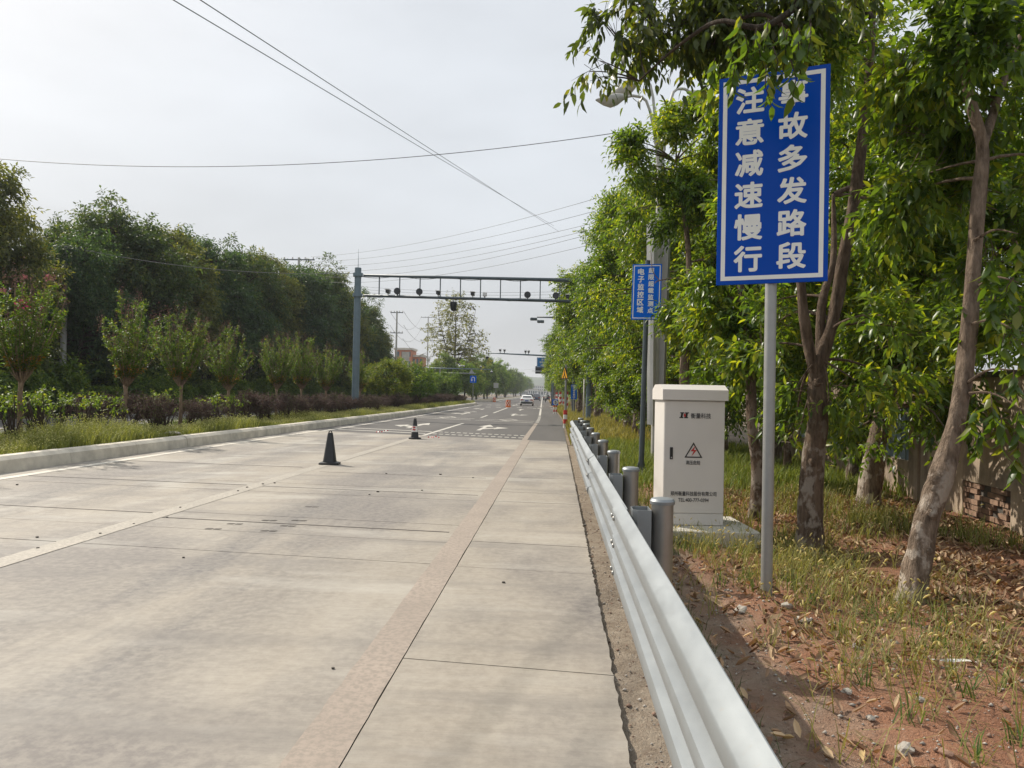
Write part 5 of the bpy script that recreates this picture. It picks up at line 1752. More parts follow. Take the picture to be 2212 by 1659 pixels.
# nearest hanging sprays, leaf by leaf
leaf_tints = [(0.045, 0.085, 0.018), (0.06, 0.105, 0.02), (0.075, 0.12, 0.022), (0.035, 0.065, 0.016), (0.13, 0.15, 0.03)]
leaf_me = []
for i, c in enumerate(leaf_tints):
    V, lp, sz, k = leaf_geo(np.zeros((1, 3)), np.array([[0, 0, -1.0]]), np.array([[0, -1.0, 0]]), [1.0], [.42], False, .22, .25)
    leaf_me.append(np_mesh('leaf', V, lp, sz, M['leaf'], np.tile(c, (k, 1))))


def hang_leaves(parent, tips, per, y_of, L, rng, spread=.10, drop=.28):
    """tips: (u, v, depth) of hanging twig ends; single leaf objects round each twig"""
    tw = MB()
    for (u, v, d) in tips:
        a = np.array(pp(u, v, d))
        b = a + np.array([rng.uniform(-.06, .06), rng.uniform(-.05, .05), -drop * rng.uniform(.7, 1.2)])
        tw.tube([a, (a + b) / 2 + rng.normal(0, .015, 3), b], [.005, .004, .002], 4, cap=False)
        for k in range(per):
            t = (k + .5) / per
            p = a * (1 - t) + b * t
            az = k * 2.4 + rng.uniform(-.4, .4)
            l = L * rng.uniform(.75, 1.2)
            o = link('leaf', leaf_me[rng.integers(0, 5) if rng.uniform() < .5 else rng.integers(0, 4)], parent, p, (rng.uniform(.15, .9), rng.uniform(-.2, .2), az), (l, l, l))
    return tw


tips = [(1610, 75, 5.6), (1640, 95, 5.55), (1670, 100, 5.5), (1655, 140, 5.45), (1700, 70, 5.5), (1690, 50, 5.6), (1725, 90, 5.5), (1708, 130, 5.4), (1752, 50, 5.6), (1590, 130, 5.7), (1575, 100, 5.8), (1545, 125, 5.8),
        (1635, 60, 5.6), (1725, 60, 5.6), (1660, 40, 5.6), (1750, 40, 5.7), (1600, 30, 5.8)]
tw = hang_leaves(br, tips, 9, None, .135, np.random.default_rng(9))
tw.build('twig', M['bark_dark'], br)
# foreground sprays on the leaning tree at the right edge
tips2 = [(2150, 640, 5.6), (2190, 600, 5.6), (2205, 660, 5.5), (2170, 720, 5.6), (2140, 845, 5.6), (2190, 800, 5.5), (2110, 880, 5.7), (2165, 900, 5.6), (2205, 880, 5.5), (2200, 960, 5.5), (2140, 560, 5.8), (2195, 520, 5.7), (2120, 930, 5.7), (2208, 740, 5.5)]
sprig = MB()
for (a, b) in (((2110, 620, 6.5), (2200, 610, 5.6)), ((2095, 700, 6.5), (2205, 720, 5.5)), ((2085, 830, 6.5), (2195, 800, 5.5)), ((2085, 850, 6.5), (2210, 885, 5.5)), ((2104, 520, 6.5), (2200, 505, 5.7))):
    A_, B_2 = np.array(pp(*a)), np.array(pp(*b))
    sprig.tube(smooth_path([A_, (A_ + B_2) / 2 + [0, 0, .06], B_2], 8), list(np.linspace(.014, .004, 8)), 5)
tw2 = hang_leaves(T1, tips2, 9, None, .14, np.random.default_rng(19), drop=.2)
sprig.add(tw2.v, tw2.f)
sprig.build('twig', M['bark'], T1)

# --- thinner trees in the near plantation
T3 = tree('slender_tree', (0, 0, 0), 'thin tree with dark curving trunk between the cabinet and the large sign post', 23,
          [(*P_(1610, 560, 10.8), .6, .7, .6), (*P_(1560, 640, 11.2), .55, .6, .5), (*P_(1640, 760, 10.6), .42, .5, .35), (*P_(1650, 400, 11.4), .5, .5, .7), (*P_(1580, 780, 11), .35, .4, .3)],
          [[(2.66, 10.3, -.15), P_(1636, 1010, 10.3), P_(1625, 930, 10.3), P_(1622, 840, 10.35), P_(1612, 700, 10.5), P_(1590, 520, 10.8), P_(1600, 300, 11)]], [[.085, .075, .07, .065, .055, .04, .02]],
          820, 11, .38, .106, .40, C_NEAR, 'bark', 'leaf', .5, 9, False, None, .03, .28, .28, .1, 250)
T5 = tree('lampside_tree', (0, 0, 0), 'tree whose crown hides the middle of the nearest street lamp', 25,
          [(*P_(1425, 330, 15.6), .55, .7, .65), (*P_(1490, 300, 15.8), .6, .8, .7), (*P_(1395, 425, 15.6), .30, .5, .35), (*P_(1480, 430, 15.6), .55, .7, .5), (*P_(1520, 540, 15.4), .5, .6, .5), (*P_(1500, 660, 15.2), .38, .5, .4), (*P_(1540, 400, 16), .6, .6, .7), (*P_(1545, 700, 15), .4, .5, .45), (*P_(1510, 470, 15.6), .6, .7, .5), (*P_(1375, 310, 15.6), .22, .4, .3), (*P_(1372, 385, 15.6), .25, .4, .3), (*P_(1455, 400, 15.4), .5, .5, .4)],
          [[(2.95, 15.5, -.1), P_(1488, 900, 15.5), P_(1478, 800, 15.5), P_(1490, 680, 15.5), P_(1485, 520, 15.6), P_(1460, 350, 15.7)], [P_(1488, 610, 15.4), P_(1465, 601, 15.2), P_(1424, 606, 15.0), P_(1414, 612, 15.0)], [P_(1424, 605, 15.0), P_(1410, 585, 15), P_(1406, 545, 15)]], [[.13, .11, .10, .08, .05, .02], [.02, .016, .012, .006], [.01, .008, .004]],
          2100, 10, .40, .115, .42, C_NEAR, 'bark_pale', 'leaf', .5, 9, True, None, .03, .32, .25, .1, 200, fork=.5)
T4 = tree('broadleaf_tree', (0, 0, 0), 'bushy tree with a short pale trunk close to the plaster wall', 24,
          [(*P_(1960, 640, 10.6), 1.1, .9, .8), (*P_(1990, 860, 10.2), .8, .7, .55), (*P_(1890, 940, 10.8), .5, .5, .3), (*P_(2050, 900, 10.0), .4, .4, .25), (*P_(2100, 760, 10.5), .8, .7, .7),
           (*P_(1980, 420, 11.2), 1.2, .9, 1.0), (*P_(2150, 560, 10.6), .8, .8, .8), (*P_(1880, 800, 10.2), .6, .6, .5)],
          [[(4.75, 11.9, -.2), P_(1885, 1010, 11.85), P_(1900, 930, 11.8), P_(1930, 780, 11.6), P_(1960, 560, 11.4), P_(1990, 330, 11.4)]], [[.17, .15, .14, .10, .07, .03]],
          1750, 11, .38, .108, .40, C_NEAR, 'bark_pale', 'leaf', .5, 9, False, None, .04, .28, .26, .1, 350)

# prototypes for the plantation behind and along the road
def proto_right(seed, label, grp, name='roadside_tree', cols=C_NEAR):
    rng = np.random.default_rng(seed)
    bl = [(0, 0, 7.6, 1.5, 1.5, 1.3), (rng.uniform(-.6, .6), rng.uniform(-.5, .5), 5.9, 1.9, 1.8, 1.2), (-1.0, .4, 4.6, 1.3, 1.3, .9), (.9, -.4, 4.3, 1.4, 1.4, .9), (rng.uniform(-.5, .5), .8, 3.4, 1.5, 1.3, .7), (-.7, -.9, 3.0, .9, .9, .6), (.2, .2, 9.0, .9, .9, .9), (-1.2, -.3, 6.8, .9, .9, .9)]
    tk = [[(0, 0, -.2), (.05, .05, 1.2), (.0, .0, 2.6), (-.1, .1, 4.5), (.1, 0, 6.5), (0, 0, 8.6)], [(.03, .02, 2.0), (.5, -.2, 3.6), (.8, -.3, 5.4)]]
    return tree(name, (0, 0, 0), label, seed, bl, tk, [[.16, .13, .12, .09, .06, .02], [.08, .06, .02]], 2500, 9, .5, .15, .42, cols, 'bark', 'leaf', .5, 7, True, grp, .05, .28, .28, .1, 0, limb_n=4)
GR = 'plantation trees along the right side of the road'
LR = 'tall green broadleaf tree in the roadside row on the right of the road'
A1 = proto_right(31, LR, GR); A2 = proto_right(32, LR, GR, cols=C_MID)
def low_proto(seed, label, grp):
    rng = np.random.default_rng(seed)
    bl = [(0, 0, 2.9, 1.3, 1.2, .8), (.6, .3, 2.1, .9, .9, .6), (-.7, -.2, 2.0, .9, .9, .6), (.1, -.2, 3.9, 1.0, 1.0, .8), (0, .4, 1.4, .8, .7, .4)]
    return tree('young_tree', (0, 0, 0), label, seed, bl, [[(0, 0, -.15), (.04, 0, .8), (0, .05, 2), (0, 0, 4)]], [[.08, .07, .05, .02]], 1500, 9, .4, .125, .42, C_NEAR, 'bark', 'leaf', .5, 8, True, grp, .03, .3, .28, .1, 0, limb_n=4)
LG = 'young trees filling the plantation'
B1 = low_proto(41, 'leafy young tree filling the gap between larger plantation trees', LG)
rg = np.random.default_rng(51)
first = {0: A1, 1: A2}
spots = [(5.6, 14.5, 1.0), (5.2, 18.5, 1.0), (4.9, 23, 1.05), (7.6, 12.5, .85), (3.5, 25.5, 1.0), (3.1, 30, 1.1), (5.8, 28, 1.05), (3.2, 35, 1.15), (3.6, 40.5, 1.2), (5.6, 37, 1.2), (2.6, 49, 1.3)]
near = len(spots)
for y in (55, 60.5, 66, 72, 78, 85, 93, 102, 112, 123, 136, 150, 166, 184, 205, 230, 260, 295, 335):
    spots.append((2.1 + rg.uniform(-.4, .5), y, rg.uniform(1.05, 1.25)))
for y in (60, 76, 95, 118, 145): spots.append((6.0, y, 1.3))
nl = ['roadside tree right of the cabinet, before the plaster wall', 'roadside tree right of the street lamp shaft', 'roadside tree just behind and right of the street lamp', 'plantation tree behind the wall, above the bushy tree',
      'roadside tree directly behind the street lamp and small blue sign', 'roadside tree left of the street lamp', 'second row tree left of the street lamp', 'roadside tree above the far end of the guardrail', 'tall roadside tree hiding the right end of the gantry', 'second row tree behind the gantry end', 'roadside tree just beyond the right gantry pole']
for i, (x, y, s) in enumerate(spots):
    k = i % 2
    if first.get(k) is not None: o = first.pop(k)
    else: o = dup([A1, A2][k])
    o.location = (rx(x, y), y, -.05)
    o.rotation_euler = (0, 0, rg.uniform(0, 6.28)); o.scale = (s * rg.uniform(.9, 1.05), s * rg.uniform(.9, 1.05), s)
    o['label'] = nl[i] if i < near else LR
spots = [(5.3, 13.4, 1.0), (5.2, 17.5, 1.1), (4.6, 21, 1.0), (4.0, 28, 1.1), (5.2, 33, 1.3), (4.2, 44, 1.2), (6.6, 24, 1.3), (3.6, 58, 1.2), (3.4, 69, 1.2), (3.2, 88, 1.2), (3.4, 108, 1.3), (4.6, 52, 1.2), (3.0, 27.5, .9), (3.3, 32.5, 1.0), (3.0, 38, 1.1), (3.4, 46.5, 1.2), (3.6, 22.5, .8), (3.2, 63, 1.2), (3.2, 78, 1.2), (3.0, 97, 1.3)]
for i, (x, y, s) in enumerate(spots):
    o = B1 if i == 0 else dup(B1)
    o.location = (rx(x, y), y, -.05); o.rotation_euler = (0, 0, rg.uniform(0, 6.28)); o.scale = (s, s, s)

# --- dark wood across the far carriageway
def proto_wood(seed, label, grp, cols):
    rng = np.random.default_rng(seed)
    bl = [(0, 0, 10.8, 2.2, 2.2, 1.8), (.6, .5, 8.6, 3.0, 3.0, 2.0), (-1.6, -.5, 7.2, 2.2, 2.2, 1.6), (1.8, -.8, 6.4, 2.2, 2.2, 1.6), (0, -1.6, 5.0, 2.2, 1.8, 1.4), (-.8, .8, 12.4, 1.3, 1.3, 1.2), (2.0, 1.0, 4.0, 1.6, 1.5, 1.1), (-2.2, .2, 4.2, 1.7, 1.5, 1.1)]
    bl = [(x + rng.uniform(-.4, .4), y + rng.uniform(-.4, .4), z + rng.uniform(-.5, .5), a, b, c) for x, y, z, a, b, c in bl]
    tk = [[(0, 0, -.2), (.1, .1, 1.6), (.0, .0, 3.6), (-.2, .1, 7), (.1, 0, 11)], [(.05, .05, 1.4), (.9, -.2, 3.6), (1.4, -.3, 6)]]
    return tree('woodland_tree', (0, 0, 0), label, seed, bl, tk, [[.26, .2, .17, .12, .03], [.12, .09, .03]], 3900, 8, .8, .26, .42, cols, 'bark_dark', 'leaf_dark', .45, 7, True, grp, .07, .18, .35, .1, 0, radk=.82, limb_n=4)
GW = 'tall dark trees of the wood across the far carriageway'
LW = 'tall dark green tree in the wood across the far carriageway'
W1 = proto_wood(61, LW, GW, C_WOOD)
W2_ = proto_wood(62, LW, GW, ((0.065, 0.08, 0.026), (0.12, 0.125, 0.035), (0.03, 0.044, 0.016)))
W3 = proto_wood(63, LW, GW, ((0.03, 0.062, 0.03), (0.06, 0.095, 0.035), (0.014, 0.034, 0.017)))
pool = [W1, W2_, W3]; used = set()
rg = np.random.default_rng(71)
wood = [(-31, 31, .84), (-30.5, 38, .98), (-29, 44.5, .82), (-30, 50, 1.06), (-29, 56, 1.0), (-29.5, 62, 1.10), (-28.5, 68, 1.08), (-29, 74, 1.12), (-28, 80, 1.16), (-28.5, 86.5, 1.24), (-27.8, 93, 1.18), (-28, 99.5, 1.14), (-27.8, 106, 1.06), (-27.5, 112, .92), (-28.5, 119, .72),
        (-38, 29, .95), (-36, 41, 1.0), (-41, 48, 1.05), (-36, 55, 1.1), (-35, 67, 1.15), (-35, 80, 1.22), (-35, 95, 1.2), (-34, 108, 1.0)]
ORD = ['first', 'second', 'third', 'fourth', 'fifth', 'sixth', 'seventh', 'eighth', 'ninth', 'tenth', 'eleventh', 'twelfth', 'thirteenth', 'fourteenth', 'fifteenth']
for i, (x, y, s) in enumerate(wood):
    p = pool[i % 3]
    o = p if i % 3 not in used else dup(p)
    used.add(i % 3)
    o.location = (x, y, 0); o.rotation_euler = (0, 0, rg.uniform(0, 6.28)); o.scale = (s * rg.uniform(.98, 1.12), s * rg.uniform(.98, 1.12), s)
    o['label'] = ('dark tree in the front row of the far wood, ' + ORD[i] + ' from its left end') if i < 15 else ('tree in the back row of the far wood, ' + ORD[i - 15] + ' from its left end')
# understory of the wood and hedge beyond the far carriageway
def shrub(name, label, seed, bl, n, L, cols, stems, grp, bark='bark_dark', lm='leaf_soft', tl=.3, cat='shrub', nl=8, hang=.25, W=.5, py=.25, pd=.3, stem_r=.014, lite=True):
    rng = np.random.default_rng(seed)
    t = empty(name, (0, 0, 0), 0, label, cat, grp)
    cm, S, C, D = crown_mesh('foliage', rng, bl, n, nl, tl, L, W, M[lm], *cols, hang=hang, per_blob=16, lite=lite, py=py, pd=pd, up=.4)
    mb = MB()
    base = [(rng.uniform(-.08, .08), rng.uniform(-.08, .08), -.1) for _ in range(stems)]
    for b in base:
        s = S[rng.integers(0, len(S))]
        mb.tube([b, (b[0] * .6 + s[0] * .4 + rng.uniform(-.05, .05), b[1] * .6 + s[1] * .4, s[2] * .5), s], [stem_r, stem_r * .8, stem_r * .4], 5)
    limbs(mb, rng, [np.array(b) + [0, 0, .25] for b in base], S, stem_r * .8, .003, 4, .1)
    mb.build('stem', M[bark], t, True)
    link('foliage', cm, t)
    return t


UH = shrub('hedge_shrub', 'dark leafy shrub in the hedge along the foot of the far wood', 81, [(0, 0, .9, 1.3, .8, .7), (.8, .2, .7, .9, .7, .6), (-.8, -.1, .8, .9, .7, .6)], 900, .16, ((0.05, 0.09, 0.02), (0.13, 0.17, 0.03), (0.02, 0.04, 0.012)), 5, 'shrubs along the foot of the far wood', tl=.5)
rg = np.random.default_rng(83)
k = 0
for y in np.arange(18, 118, 3.0):
    o = UH if k == 0 else dup(UH)
    k += 1
    o.location = (-26.0 + rg.uniform(-.4, .3), y, 0); o.rotation_euler = (0, 0, rg.uniform(-.3, .3) + math.pi / 2); o.scale = (1.1, rg.uniform(.8, 1.1), rg.uniform(.7, 1.25))

for y in np.arange(20, 122, 5.0):
    for x in (-29.5, -33.5):
        o = dup(UH, (x + rg.uniform(-.8, .8), y + rg.uniform(-1, 1), 0), rg.uniform(0, 6.28), (2.2, 2.2, rg.uniform(1.3, 2.0)), 'large dark bush filling the shade under the far wood', 'bushes under the far wood')

# --- crape myrtles on the median
def myrtle(seed, label, grp, pink):
    rng = np.random.default_rng(seed)
    t = empty('crape_myrtle', (0, 0, 0), 0, label, 'tree', grp)
    mb = MB()
    tp = smooth_path([(0, 0, -.25), (.03, .01, .5), (.0, .02, 1.0), (.02, 0, 1.45)], 10)
    mb.tube(tp, list(np.interp(np.linspace(0, 1, 10), [0, .6, .9, 1], [.062, .05, .055, .07])), 9, 0, True, .05, rng)
    Cs, Ds, tips = [], [], []
    for b in range(44):
        a = rng.uniform(0, 6.28); spread = rng.uniform(.02, 1.0) ** .75
        ln = rng.uniform(1.0, 2.45) * (1.05 - .22 * spread)
        out = np.array([math.cos(a), math.sin(a), 0])
        p0 = np.array([0, 0, 1.40]) + out * .05
        p1 = p0 + out * .24 * spread + np.array([0, 0, .30])
        p2 = p1 + out * .40 * spread + np.array([0, 0, ln * .5])
        p3 = p2 + out * .34 * spread + np.array([rng.uniform(-.08, .08), rng.uniform(-.08, .08), ln * .5])
        P = smooth_path([p0, p1, p2, p3], 9)
        mb.tube(P, list(np.linspace(.016, .004, 9)), 4, cap=False)
        for q in range(17):
            u = .26 + .73 * rng.uniform()
            i = int(u * 8); f = u * 8 - i
            c = P[i] * (1 - f) + P[i + 1] * f
            Cs.append(c); Ds.append(unit(np.array([math.cos(a + rng.normal(0, 1.2)), math.sin(a + rng.normal(0, 1.2)), 1.2])))
        tips.append(P[-1])
    mb.build('trunk', M['bark_myrtle'], t, True)
    Cs, Ds = np.array(Cs), np.array(Ds)
    P, ld, N, ls, ws = spray_leaves(rng, Cs, Ds, 9, .20 * rng.uniform(.6, 1.3, len(Cs)), .072, .55, .2)
    V, lp, sz, kk = leaf_geo(P, ld, N, ls, ws, True)
    g = np.repeat(np.arange(len(Cs)), 9)
    cc = tints(rng, len(P), g, (0.055, 0.105, 0.018), (0.13, 0.15, 0.03), (0.03, 0.058, 0.013), .25, .28)
    low = (P[:, 2] < 2.0) & (rng.uniform(0, 1, len(P)) < .22)
    cc[low] = np.array([.26, .13, .03]) * rng.uniform(.7, 1.2, (low.sum(), 1))
    link('crown', np_mesh('crown', V, lp, sz, M['leaf_soft'], np.repeat(cc, kk, 0)), t)
    # seed heads and last blossoms at the shoot tips
    T = np.array(tips)
    idx = np.repeat(rng.choice(len(T), 34, replace=False), 40)
    pp_ = T[idx] + rng.normal(0, 1, (len(idx), 3)) * [.05, .05, .15] + [0, 0, .02]
    dd = unit(rng.normal(0, 1, (len(idx), 3)))
    V, lp, sz, kk = leaf_geo(pp_, dd, unit(np.cross(dd, rng.normal(0, 1, dd.shape))), rng.uniform(.025, .05, len(idx)), rng.uniform(.015, .03, len(idx)), True)
    col = np.tile((.19, .105, .085), (len(idx), 1)) * rng.uniform(.6, 1.4, (len(idx), 1))
    link('seed_heads', np_mesh('seed_heads', V, lp, sz, M['petal_soft'], np.repeat(col, kk, 0)), t)['kind'] = 'stuff'
    if pink:
        pk = rng.choice(len(T), pink, replace=False)
        for n_, i in enumerate(pk):
            m_ = 60 if n_ == 0 else 26
            c = T[i] + [0, 0, .1 + (.25 if n_ == 0 else -.1)]
            pp_ = c + rng.normal(0, 1, (m_, 3)) * (.055 if n_ == 0 else .035)
            dd = unit(rng.normal(0, 1, (m_, 3)))
            V, lp, sz, kk = leaf_geo(pp_, dd, unit(np.cross(dd, rng.normal(0, 1, dd.shape))), rng.uniform(.04, .07, m_), rng.uniform(.03, .06, m_), True)
            col = np.tile((.50, .05, .17) if n_ == 0 else (.38, .15, .15), (m_, 1)) * rng.uniform(.7, 1.2, (m_, 1))
            link('blossom', np_mesh('blossom', V, lp, sz, M['petal_soft'], np.repeat(col, kk, 0)), t)
    return t


GM = 'crape myrtles planted along the median'
m0 = myrtle(91, 'nearest crape myrtle at the left edge, with pink blossoms at its shoot tips', GM, 6)
m1 = myrtle(92, 'crape myrtle on the median', GM, 0)
m2 = myrtle(93, 'crape myrtle on the median', GM, 0)
my = [(-12.6, 17.2, 1.02, 0, None), (-12.5, 21.4, .98, 1, 'second crape myrtle from the left, brown seed heads, above bare hedge stems'), (-12.5, 24.6, 1.0, 2, 'third crape myrtle from the left with one tall brown-tipped shoot'),
      (-12.5, 28.3, .92, 1, 'fourth crape myrtle from the left with orange leaves low in its crown'), (-12.6, 33.6, .98, 2, 'fifth crape myrtle from the left, first of the clump before the gantry pole'), (-12.7, 37.2, 1.0, 1, 'crape myrtle in the middle of the clump before the gantry pole'),
      (-12.5, 40.6, .95, 2, 'last crape myrtle of the clump left of the gantry pole'), (-12.7, 48.5, .95, 1, 'crape myrtle just right of the gantry pole'), (-12.6, 13.2, 1.0, 2, 'crape myrtle at the left picture edge before the blossoming one')]
us = set()
rg = np.random.default_rng(95)
for x, y, s, k, lab in my:
    p = [m0, m1, m2][k]
    o = p if k not in us else dup(p)
    us.add(k)
    if lab: o['label'] = lab
    o.location = (x, y, .23); o.scale = (s, s, s); o.rotation_euler = (0, 0, rg.uniform(0, 6.28) if k else 2.2)

# --- round evergreen trees on the median farther on
def round_proto(seed, label, grp, cols):
    return tree('round_tree', (0, 0, 0), label, seed, [(0, 0, 2.5, 1.7, 1.6, 1.15), (.8, .3, 1.9, 1.1, 1.1, .8), (-.8, -.3, 2.0, 1.1, 1.1, .8), (0, 0, 1.3, 1.3, 1.2, .5)],
                [[(0, 0, -.2), (.02, 0, .8), (0, 0, 2.4)]], [[.11, .09, .04]], 1500, 8, .4, .14, .45, cols, 'bark_dark', 'leaf_soft', .35, 10, True, grp, .035, .3, .25, .2, 0, limb_n=4)
GRD = 'round crowned trees on the median before the gap'
r1 = round_proto(101, 'yellowish round tree on the median, first right of the gantry pole', GRD, ((0.075, 0.11, 0.02), (0.17, 0.18, 0.03), (0.03, 0.055, 0.014)))
r2 = round_proto(102, 'large round green tree on the median left of the white street lamp', GRD, ((0.05, 0.10, 0.02), (0.13, 0.19, 0.03), (0.02, 0.045, 0.013)))
r1.location = (-12.9, 57, .2); r1.scale = (1.0, 1.0, .98)
r2.location = (-12.9, 64.5, .2); r2.scale = (1.35, 1.3, 1.12)
for (x, y, s, l) in ((-13.2, 74, .95, 'round tree on the median under the white street lamp'), (-13.0, 91, 1.1, 'round tree on the median below the left camera arm'), (-12.9, 97.5, .95, 'last round tree on the median before the gap')):
    o = dup(r2, (rx(x, y), y, .2), y * 1.3, (s, s, s), l)
# --- bright trees and the sparse poplar beyond the gap
def mid_tree(seed, label, loc, s, cols, grp='green trees left beyond the median gap'):
    t = tree('broadleaf_tree', (0, 0, 0), label, seed, [(0, 0, 6.4, 2.0, 2.0, 1.6), (1.2, .5, 4.8, 2.0, 2.0, 1.4), (-1.3, -.3, 4.6, 2.0, 2.0, 1.4), (0, -1, 3.2, 2.2, 2, 1.2), (0, 0, 8, 1.2, 1.2, 1)], [[(0, 0, -.2), (0, .1, 2), (0, 0, 7.5)]], [[.2, .16, .05]], 2000, 8, .8, .30, .45, cols, 'bark_dark', 'leaf_soft', .4, 8, True, grp, .06, .3, .25, .1, 0, limb_n=4)
    t.location = loc; t.scale = (s, s, s)
    return t
b1t = mid_tree(111, 'bright green tree under the terracotta building', (-27.5, 128, 0), .82, C_BRIGHT)
b2t = mid_tree(112, 'green tree behind the white street lamp', (-25.0, 157, 0), .85, ((0.055, 0.105, 0.022), (0.14, 0.18, 0.03), (0.022, 0.045, 0.014)))
for (x, y, s, src, l) in ((-20.5, 139, .98, b2t, 'green tree at the foot of the sparse poplar'), (-17.2, 142, .85, b1t, 'dark green tree right of the poplar behind the U-turn sign'), (-31, 152, .75, b1t, 'green tree between the terracotta building and the street lamp'), (-16.5, 148, .7, b2t, 'low green tree just behind the U-turn sign')):
    dup(src, (x, y, 0), y * .77, (s, s, s), l)
rng = np.random.default_rng(121)
PX, PY = px(454, 390, 150).x, 150
pop = tree('poplar_tree', (PX, PY, 0), 'tall sparse poplar with scattered leaves rising behind the gantry beam', 121,
           [(0, 0, 17, 3.2, 3, 4.2), (-2.8, 0, 12.5, 3.0, 2.5, 3.6), (3.0, 0, 12.0, 3.2, 2.5, 3.2), (0, 0, 9.5, 3.6, 3, 3.0), (5.2, 0, 9.0, 2.2, 2, 2.0), (-1.6, 0, 19.5, 1.4, 1.4, 1.8), (1.8, 0, 19, 1.4, 1.4, 1.4), (3.6, 0, 6.5, 2.4, 2, 2)],
           [[(0, 0, -.2), (0, 0, 6), (.1, 0, 13), (0, 0, 21)], [(0, 0, 5), (-1.6, 0, 10), (-3.2, 0, 16), (-3.6, 0, 19)], [(0, 0, 6), (2, 0, 10.5), (3.4, 0, 15), (4, 0, 18)]], [[.26, .2, .13, .03], [.12, .09, .06, .02], [.12, .09, .06, .02]],
           1250, 5, .9, .33, .8, ((0.10, 0.115, 0.045), (0.18, 0.18, 0.065), (0.05, 0.06, 0.025)), 'bark_dark', 'leaf_soft', .5, 6, True, None, .05, .3, .3, .1, 0, radk=1.25, limb_n=4)
# --- receding trees far on the left
GF = 'trees receding along the far left side of the road'
fl_ = [(-15.5, 165, .9), (-16.5, 178, 1.2), (-15, 192, 1.0), (-17, 208, 1.35), (-14.5, 225, 1.0), (-16, 245, 1.4), (-14.2, 270, 1.1), (-16, 300, 1.5), (-14, 340, 1.2), (-15, 390, 1.6), (-14, 450, 1.4), (-16, 520, 1.8), (-28, 190, 1.0), (-30, 230, 1.2), (-30, 280, 1.3), (-34, 340, 1.5)]
f0_ = None
rg = np.random.default_rng(131)
for i, (x, y, s) in enumerate(fl_):
    o = dup(b1t if i % 5 == 0 else b2t, (rx(x, y), y, 0), rg.uniform(0, 6.28), (s * .9, s * .9, s), 'green tree in the receding line far along the left side of the road', GF)
for i, (x, y, s) in enumerate([(12, 420, 1.6), (9, 480, 1.5), (10, 560, 1.7), (-14, 620, 1.8), (-30, 600, 2), (-45, 480, 2), (-60, 520, 2), (8, 400, 1.3)]):
    dup(b1t, (rx(x, y), y, 0), rg.uniform(0, 6.28), (s, s, s), 'hazy tree near the far end of the road', 'hazy trees near the far end of the road')

# --- median hedge
H1 = shrub('median_shrub', 'brownish purple shrub in the clipped hedge on the median', 141, [(0, 0, .72, .62, .5, .34), (.4, .1, .68, .45, .45, .3), (-.4, -.1, .7, .45, .45, .3)], 380, .05, ((0.105, 0.068, 0.058), (0.11, 0.135, 0.045), (0.05, 0.034, 0.032)), 16, 'brownish hedge shrubs along the median', lm='petal_soft', nl=9, tl=.2, W=.55, pd=.35, py=.22)
H2 = shrub('median_shrub', 'bare stemmed hedge shrub with fresh green leaves on the near median', 142, [(0, 0, .9, .45, .4, .2), (.3, 0, .78, .35, .35, .16), (-.35, .1, .8, .35, .3, .16)], 24, .085, ((0.08, 0.13, 0.025), (0.19, 0.22, 0.03), (0.04, 0.075, 0.016)), 13, 'bare stemmed green tipped hedge shrubs on the near median', nl=8, tl=.26, W=.5, stem_r=.018, lite=False)
rg = np.random.default_rng(143)
i1 = i2 = 0
y = 11.0
while y < 103:
    if y < 31:
        kinds = [H2] if rg.uniform() < .45 else [H1]
        xs_l = [-12.2, -13.4] if rg.uniform() < .6 else [-12.3]
    else:
        kinds = [H1]; xs_l = [-12.0, -13.3]
    for x in xs_l:
        for p in kinds:
            if p is H1: o = p if i1 == 0 else dup(p); i1 += 1
            else: o = p if i2 == 0 else dup(p); i2 += 1
            s = rg.uniform(.8, 1.3) if p is H2 else rg.uniform(.85, 1.1)
            yy = y + rg.uniform(-.35, .35)
            o.location = (rx(x + rg.uniform(-.25, .25), yy), yy, .2); o.rotation_euler = (0, 0, rg.uniform(0, 6.28)); o.scale = (s, s, s * (rg.uniform(.85, 1.15) if p is H2 else rg.uniform(1.1, 1.4)))
    y += 1.15 if y < 50 else 1.5

# ------------------------------------------------------------------ grasses
def blades(rng, B, h, w, lean, col, curl=.5):
    """B base points; 3-segment curved blades"""
    n = len(B)
    a = rng.uniform(0, 6.28, n)
    d = np.stack([np.cos(a), np.sin(a), np.zeros(n)], 1)
    s = np.stack([-np.sin(a), np.cos(a), np.zeros(n)], 1)
    h = np.asarray(h).reshape(-1, 1) * np.ones((n, 1)); w = np.asarray(w).reshape(-1, 1) * np.ones((n, 1))
    lean = lean * rng.uniform(.3, 1.5, (n, 1))
    up = np.array([0, 0, 1.0])
    m = B + up * h * .55 + d * h * lean * .35
    t = B + up * h * (1 - .25 * lean) + d * h * lean
    V = np.stack([B - s * w, B + s * w, m + s * w * .7, m - s * w * .7, t], 1)
    lp = np.array([0, 1, 2, 3, 3, 2, 4])
    loops = (np.arange(n)[:, None] * 5 + lp[None]).ravel()
    return V.reshape(-1, 3), loops, np.tile([4, 3], n), np.repeat(col, 5, 0), t


